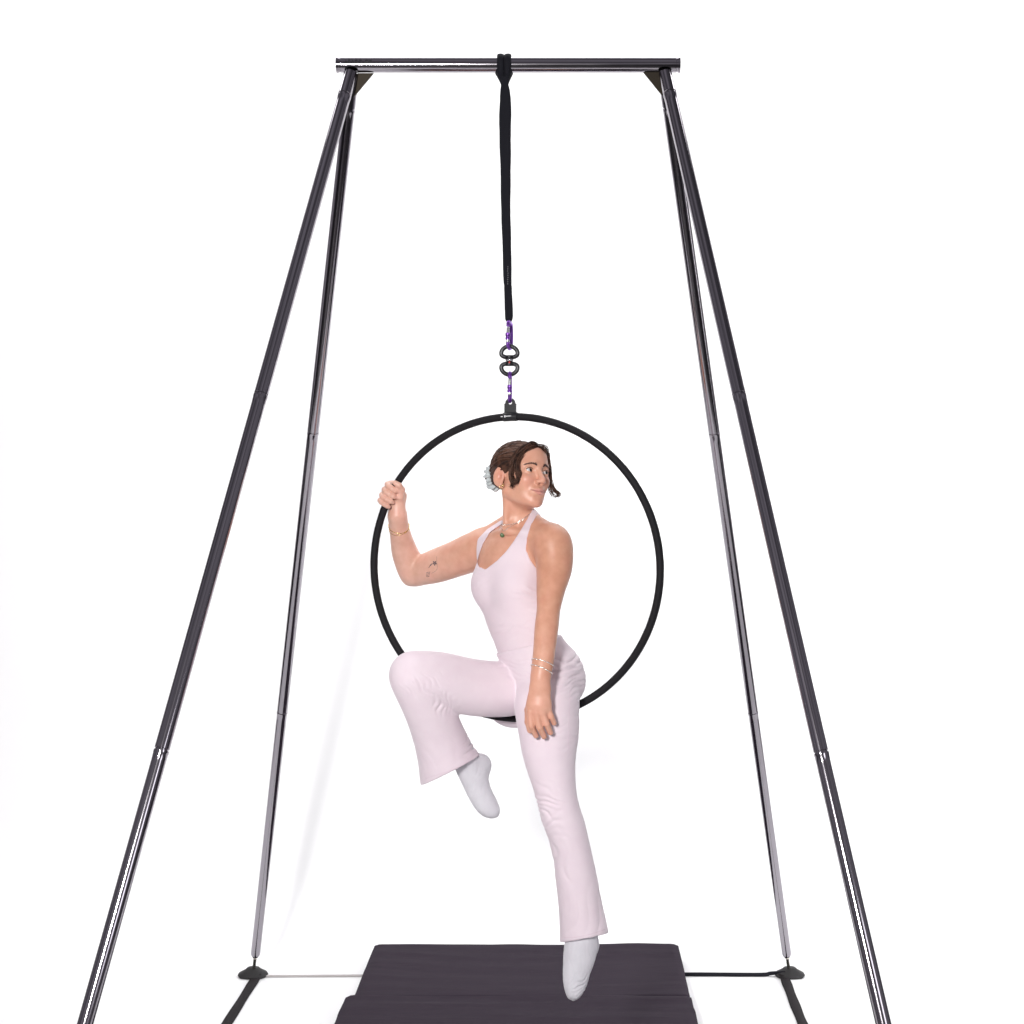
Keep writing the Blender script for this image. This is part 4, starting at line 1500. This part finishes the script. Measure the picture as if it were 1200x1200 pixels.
def necklace(pts, r, m_, step):
    P = []
    for x, y in spline(pts, 10):
        p = cast(x, y, r+.0006)
        if p is not None:
            P.append(p)
    P = np.array(P)
    # close the loop behind the neck
    a, e2 = P[0], P[-1]
    ctr = (a+e2)/2+np.array([.005, .055, .012])
    back = []
    for t in np.linspace(0, 1, 14)[1:-1]:
        q = (1-t)**2*e2+2*t*(1-t)*(ctr+np.array([0, .05, .01]))+t*t*a
        cc = at(607, 606, 0); cc[2] = q[2]
        d = unit(q-cc)
        h = bvh.ray_cast(V(cc+d*.13), V(-d))
        back.append(np.array(h[0])+d*.001 if h[0] is not None else q)
    Q = np.vstack([P, back])
    o = obj('necklace', tube(Q, r*.7, 6, closed=True), m_, person)
    seg = np.linalg.norm(np.diff(Q, axis=0), axis=1)
    acc, pt = 0, []
    for i, s in enumerate(seg):
        acc += s
        if acc > step:
            acc = 0
            T_ = unit(Q[i+1]-Q[i])
            pt.append(tube([Q[i]-T_*step*.38, Q[i]-T_*step*.2, Q[i]+T_*step*.2, Q[i]+T_*step*.38], [r*.5, r*1.25, r*1.25, r*.5], 6))
    obj('link', join(pt), m_, o)['kind'] = 'stuff'
    return o
necklace([(584.5, 612), (588.5, 614.6), (594, 615.3), (602, 614), (611, 609.5), (620, 603), (625, 598)], .0011, M['pearl'], .0035)
nk = necklace([(583.5, 611), (585.8, 615), (588.5, 619.5), (591, 622.3), (596, 618.6), (604, 614.5), (613, 610), (624, 601)], .0008, M['pearl'], .004)
pp = cast(589.3, 626.3, .003)
if pp is not None:
    pts = [pp+np.array([0, 0, .013]), pp+np.array([0, -.0004, .0085])]
    o = obj('pendant', lathe(pp+np.array([0, .002, 0]), pp+np.array([0, -.003, 0]), [(0, .001), (0, .0062), (.002, .0072), (.004, .0062), (.0052, .003), (.0054, .0004)], 20), M['jade'], person)
    obj('pendant_bail', tube(pts, .0011, 8), M['gold'], o)
# earrings: two hoops and a stud on the visible ear
for c, r in (((-.0815, -.004, -.043), .0062), ((-.0800, .004, -.039), .0042)):
    P = [hl(np.array(c)+r*np.array([.15*math.cos(a), math.cos(a), math.sin(a)-.7])) for a in np.linspace(0, 2*math.pi, 25)[:-1]]
    obj('earring', tube(P, .0011, 8, closed=True), M['gold'], person)
# tattoo: a small flower on a curved stem with a block of fine script, inside the upper arm
parts = []
def ink(pts, r=.0006):
    P = [cast(x, y, .0002) for x, y in pts]
    P = [p for p in P if p is not None]
    if len(P) > 1:
        parts.append(tube(P, r, 5))
ink(spline([(511.7, 652), (512.0, 660), (512.5, 665), (510.5, 669), (505.5, 672)], 6), .00028)
for a in np.linspace(0, 2*math.pi, 6)[:-1]:
    c_, s_ = math.cos(a+.3), math.sin(a+.3)
    ink([(509.4+.5*c_, 660+.5*s_), (509.4+1.6*c_-.5*s_, 660+1.6*s_+.5*c_), (509.4+2.9*c_, 660+2.9*s_), (509.4+1.6*c_+.5*s_, 660+1.6*s_-.5*c_), (509.4+.5*c_, 660+.5*s_)], .0010)
ink(spline([(502.5, 665.5), (504.5, 662), (506.5, 660.5)], 5), .0008)
ink(spline([(503.5, 663.5), (505, 662.5), (506, 660.8)], 5), .0010)
for j, y in enumerate((671.0, 672.6, 674.2, 675.8)):
    ink([(499.6+x, y+.35*math.sin(x*4+j)-.12*x) for x in np.linspace(0, 4.6-.3*j, 16)], .00055)
obj('tattoo', join(parts), M['ink'], person)
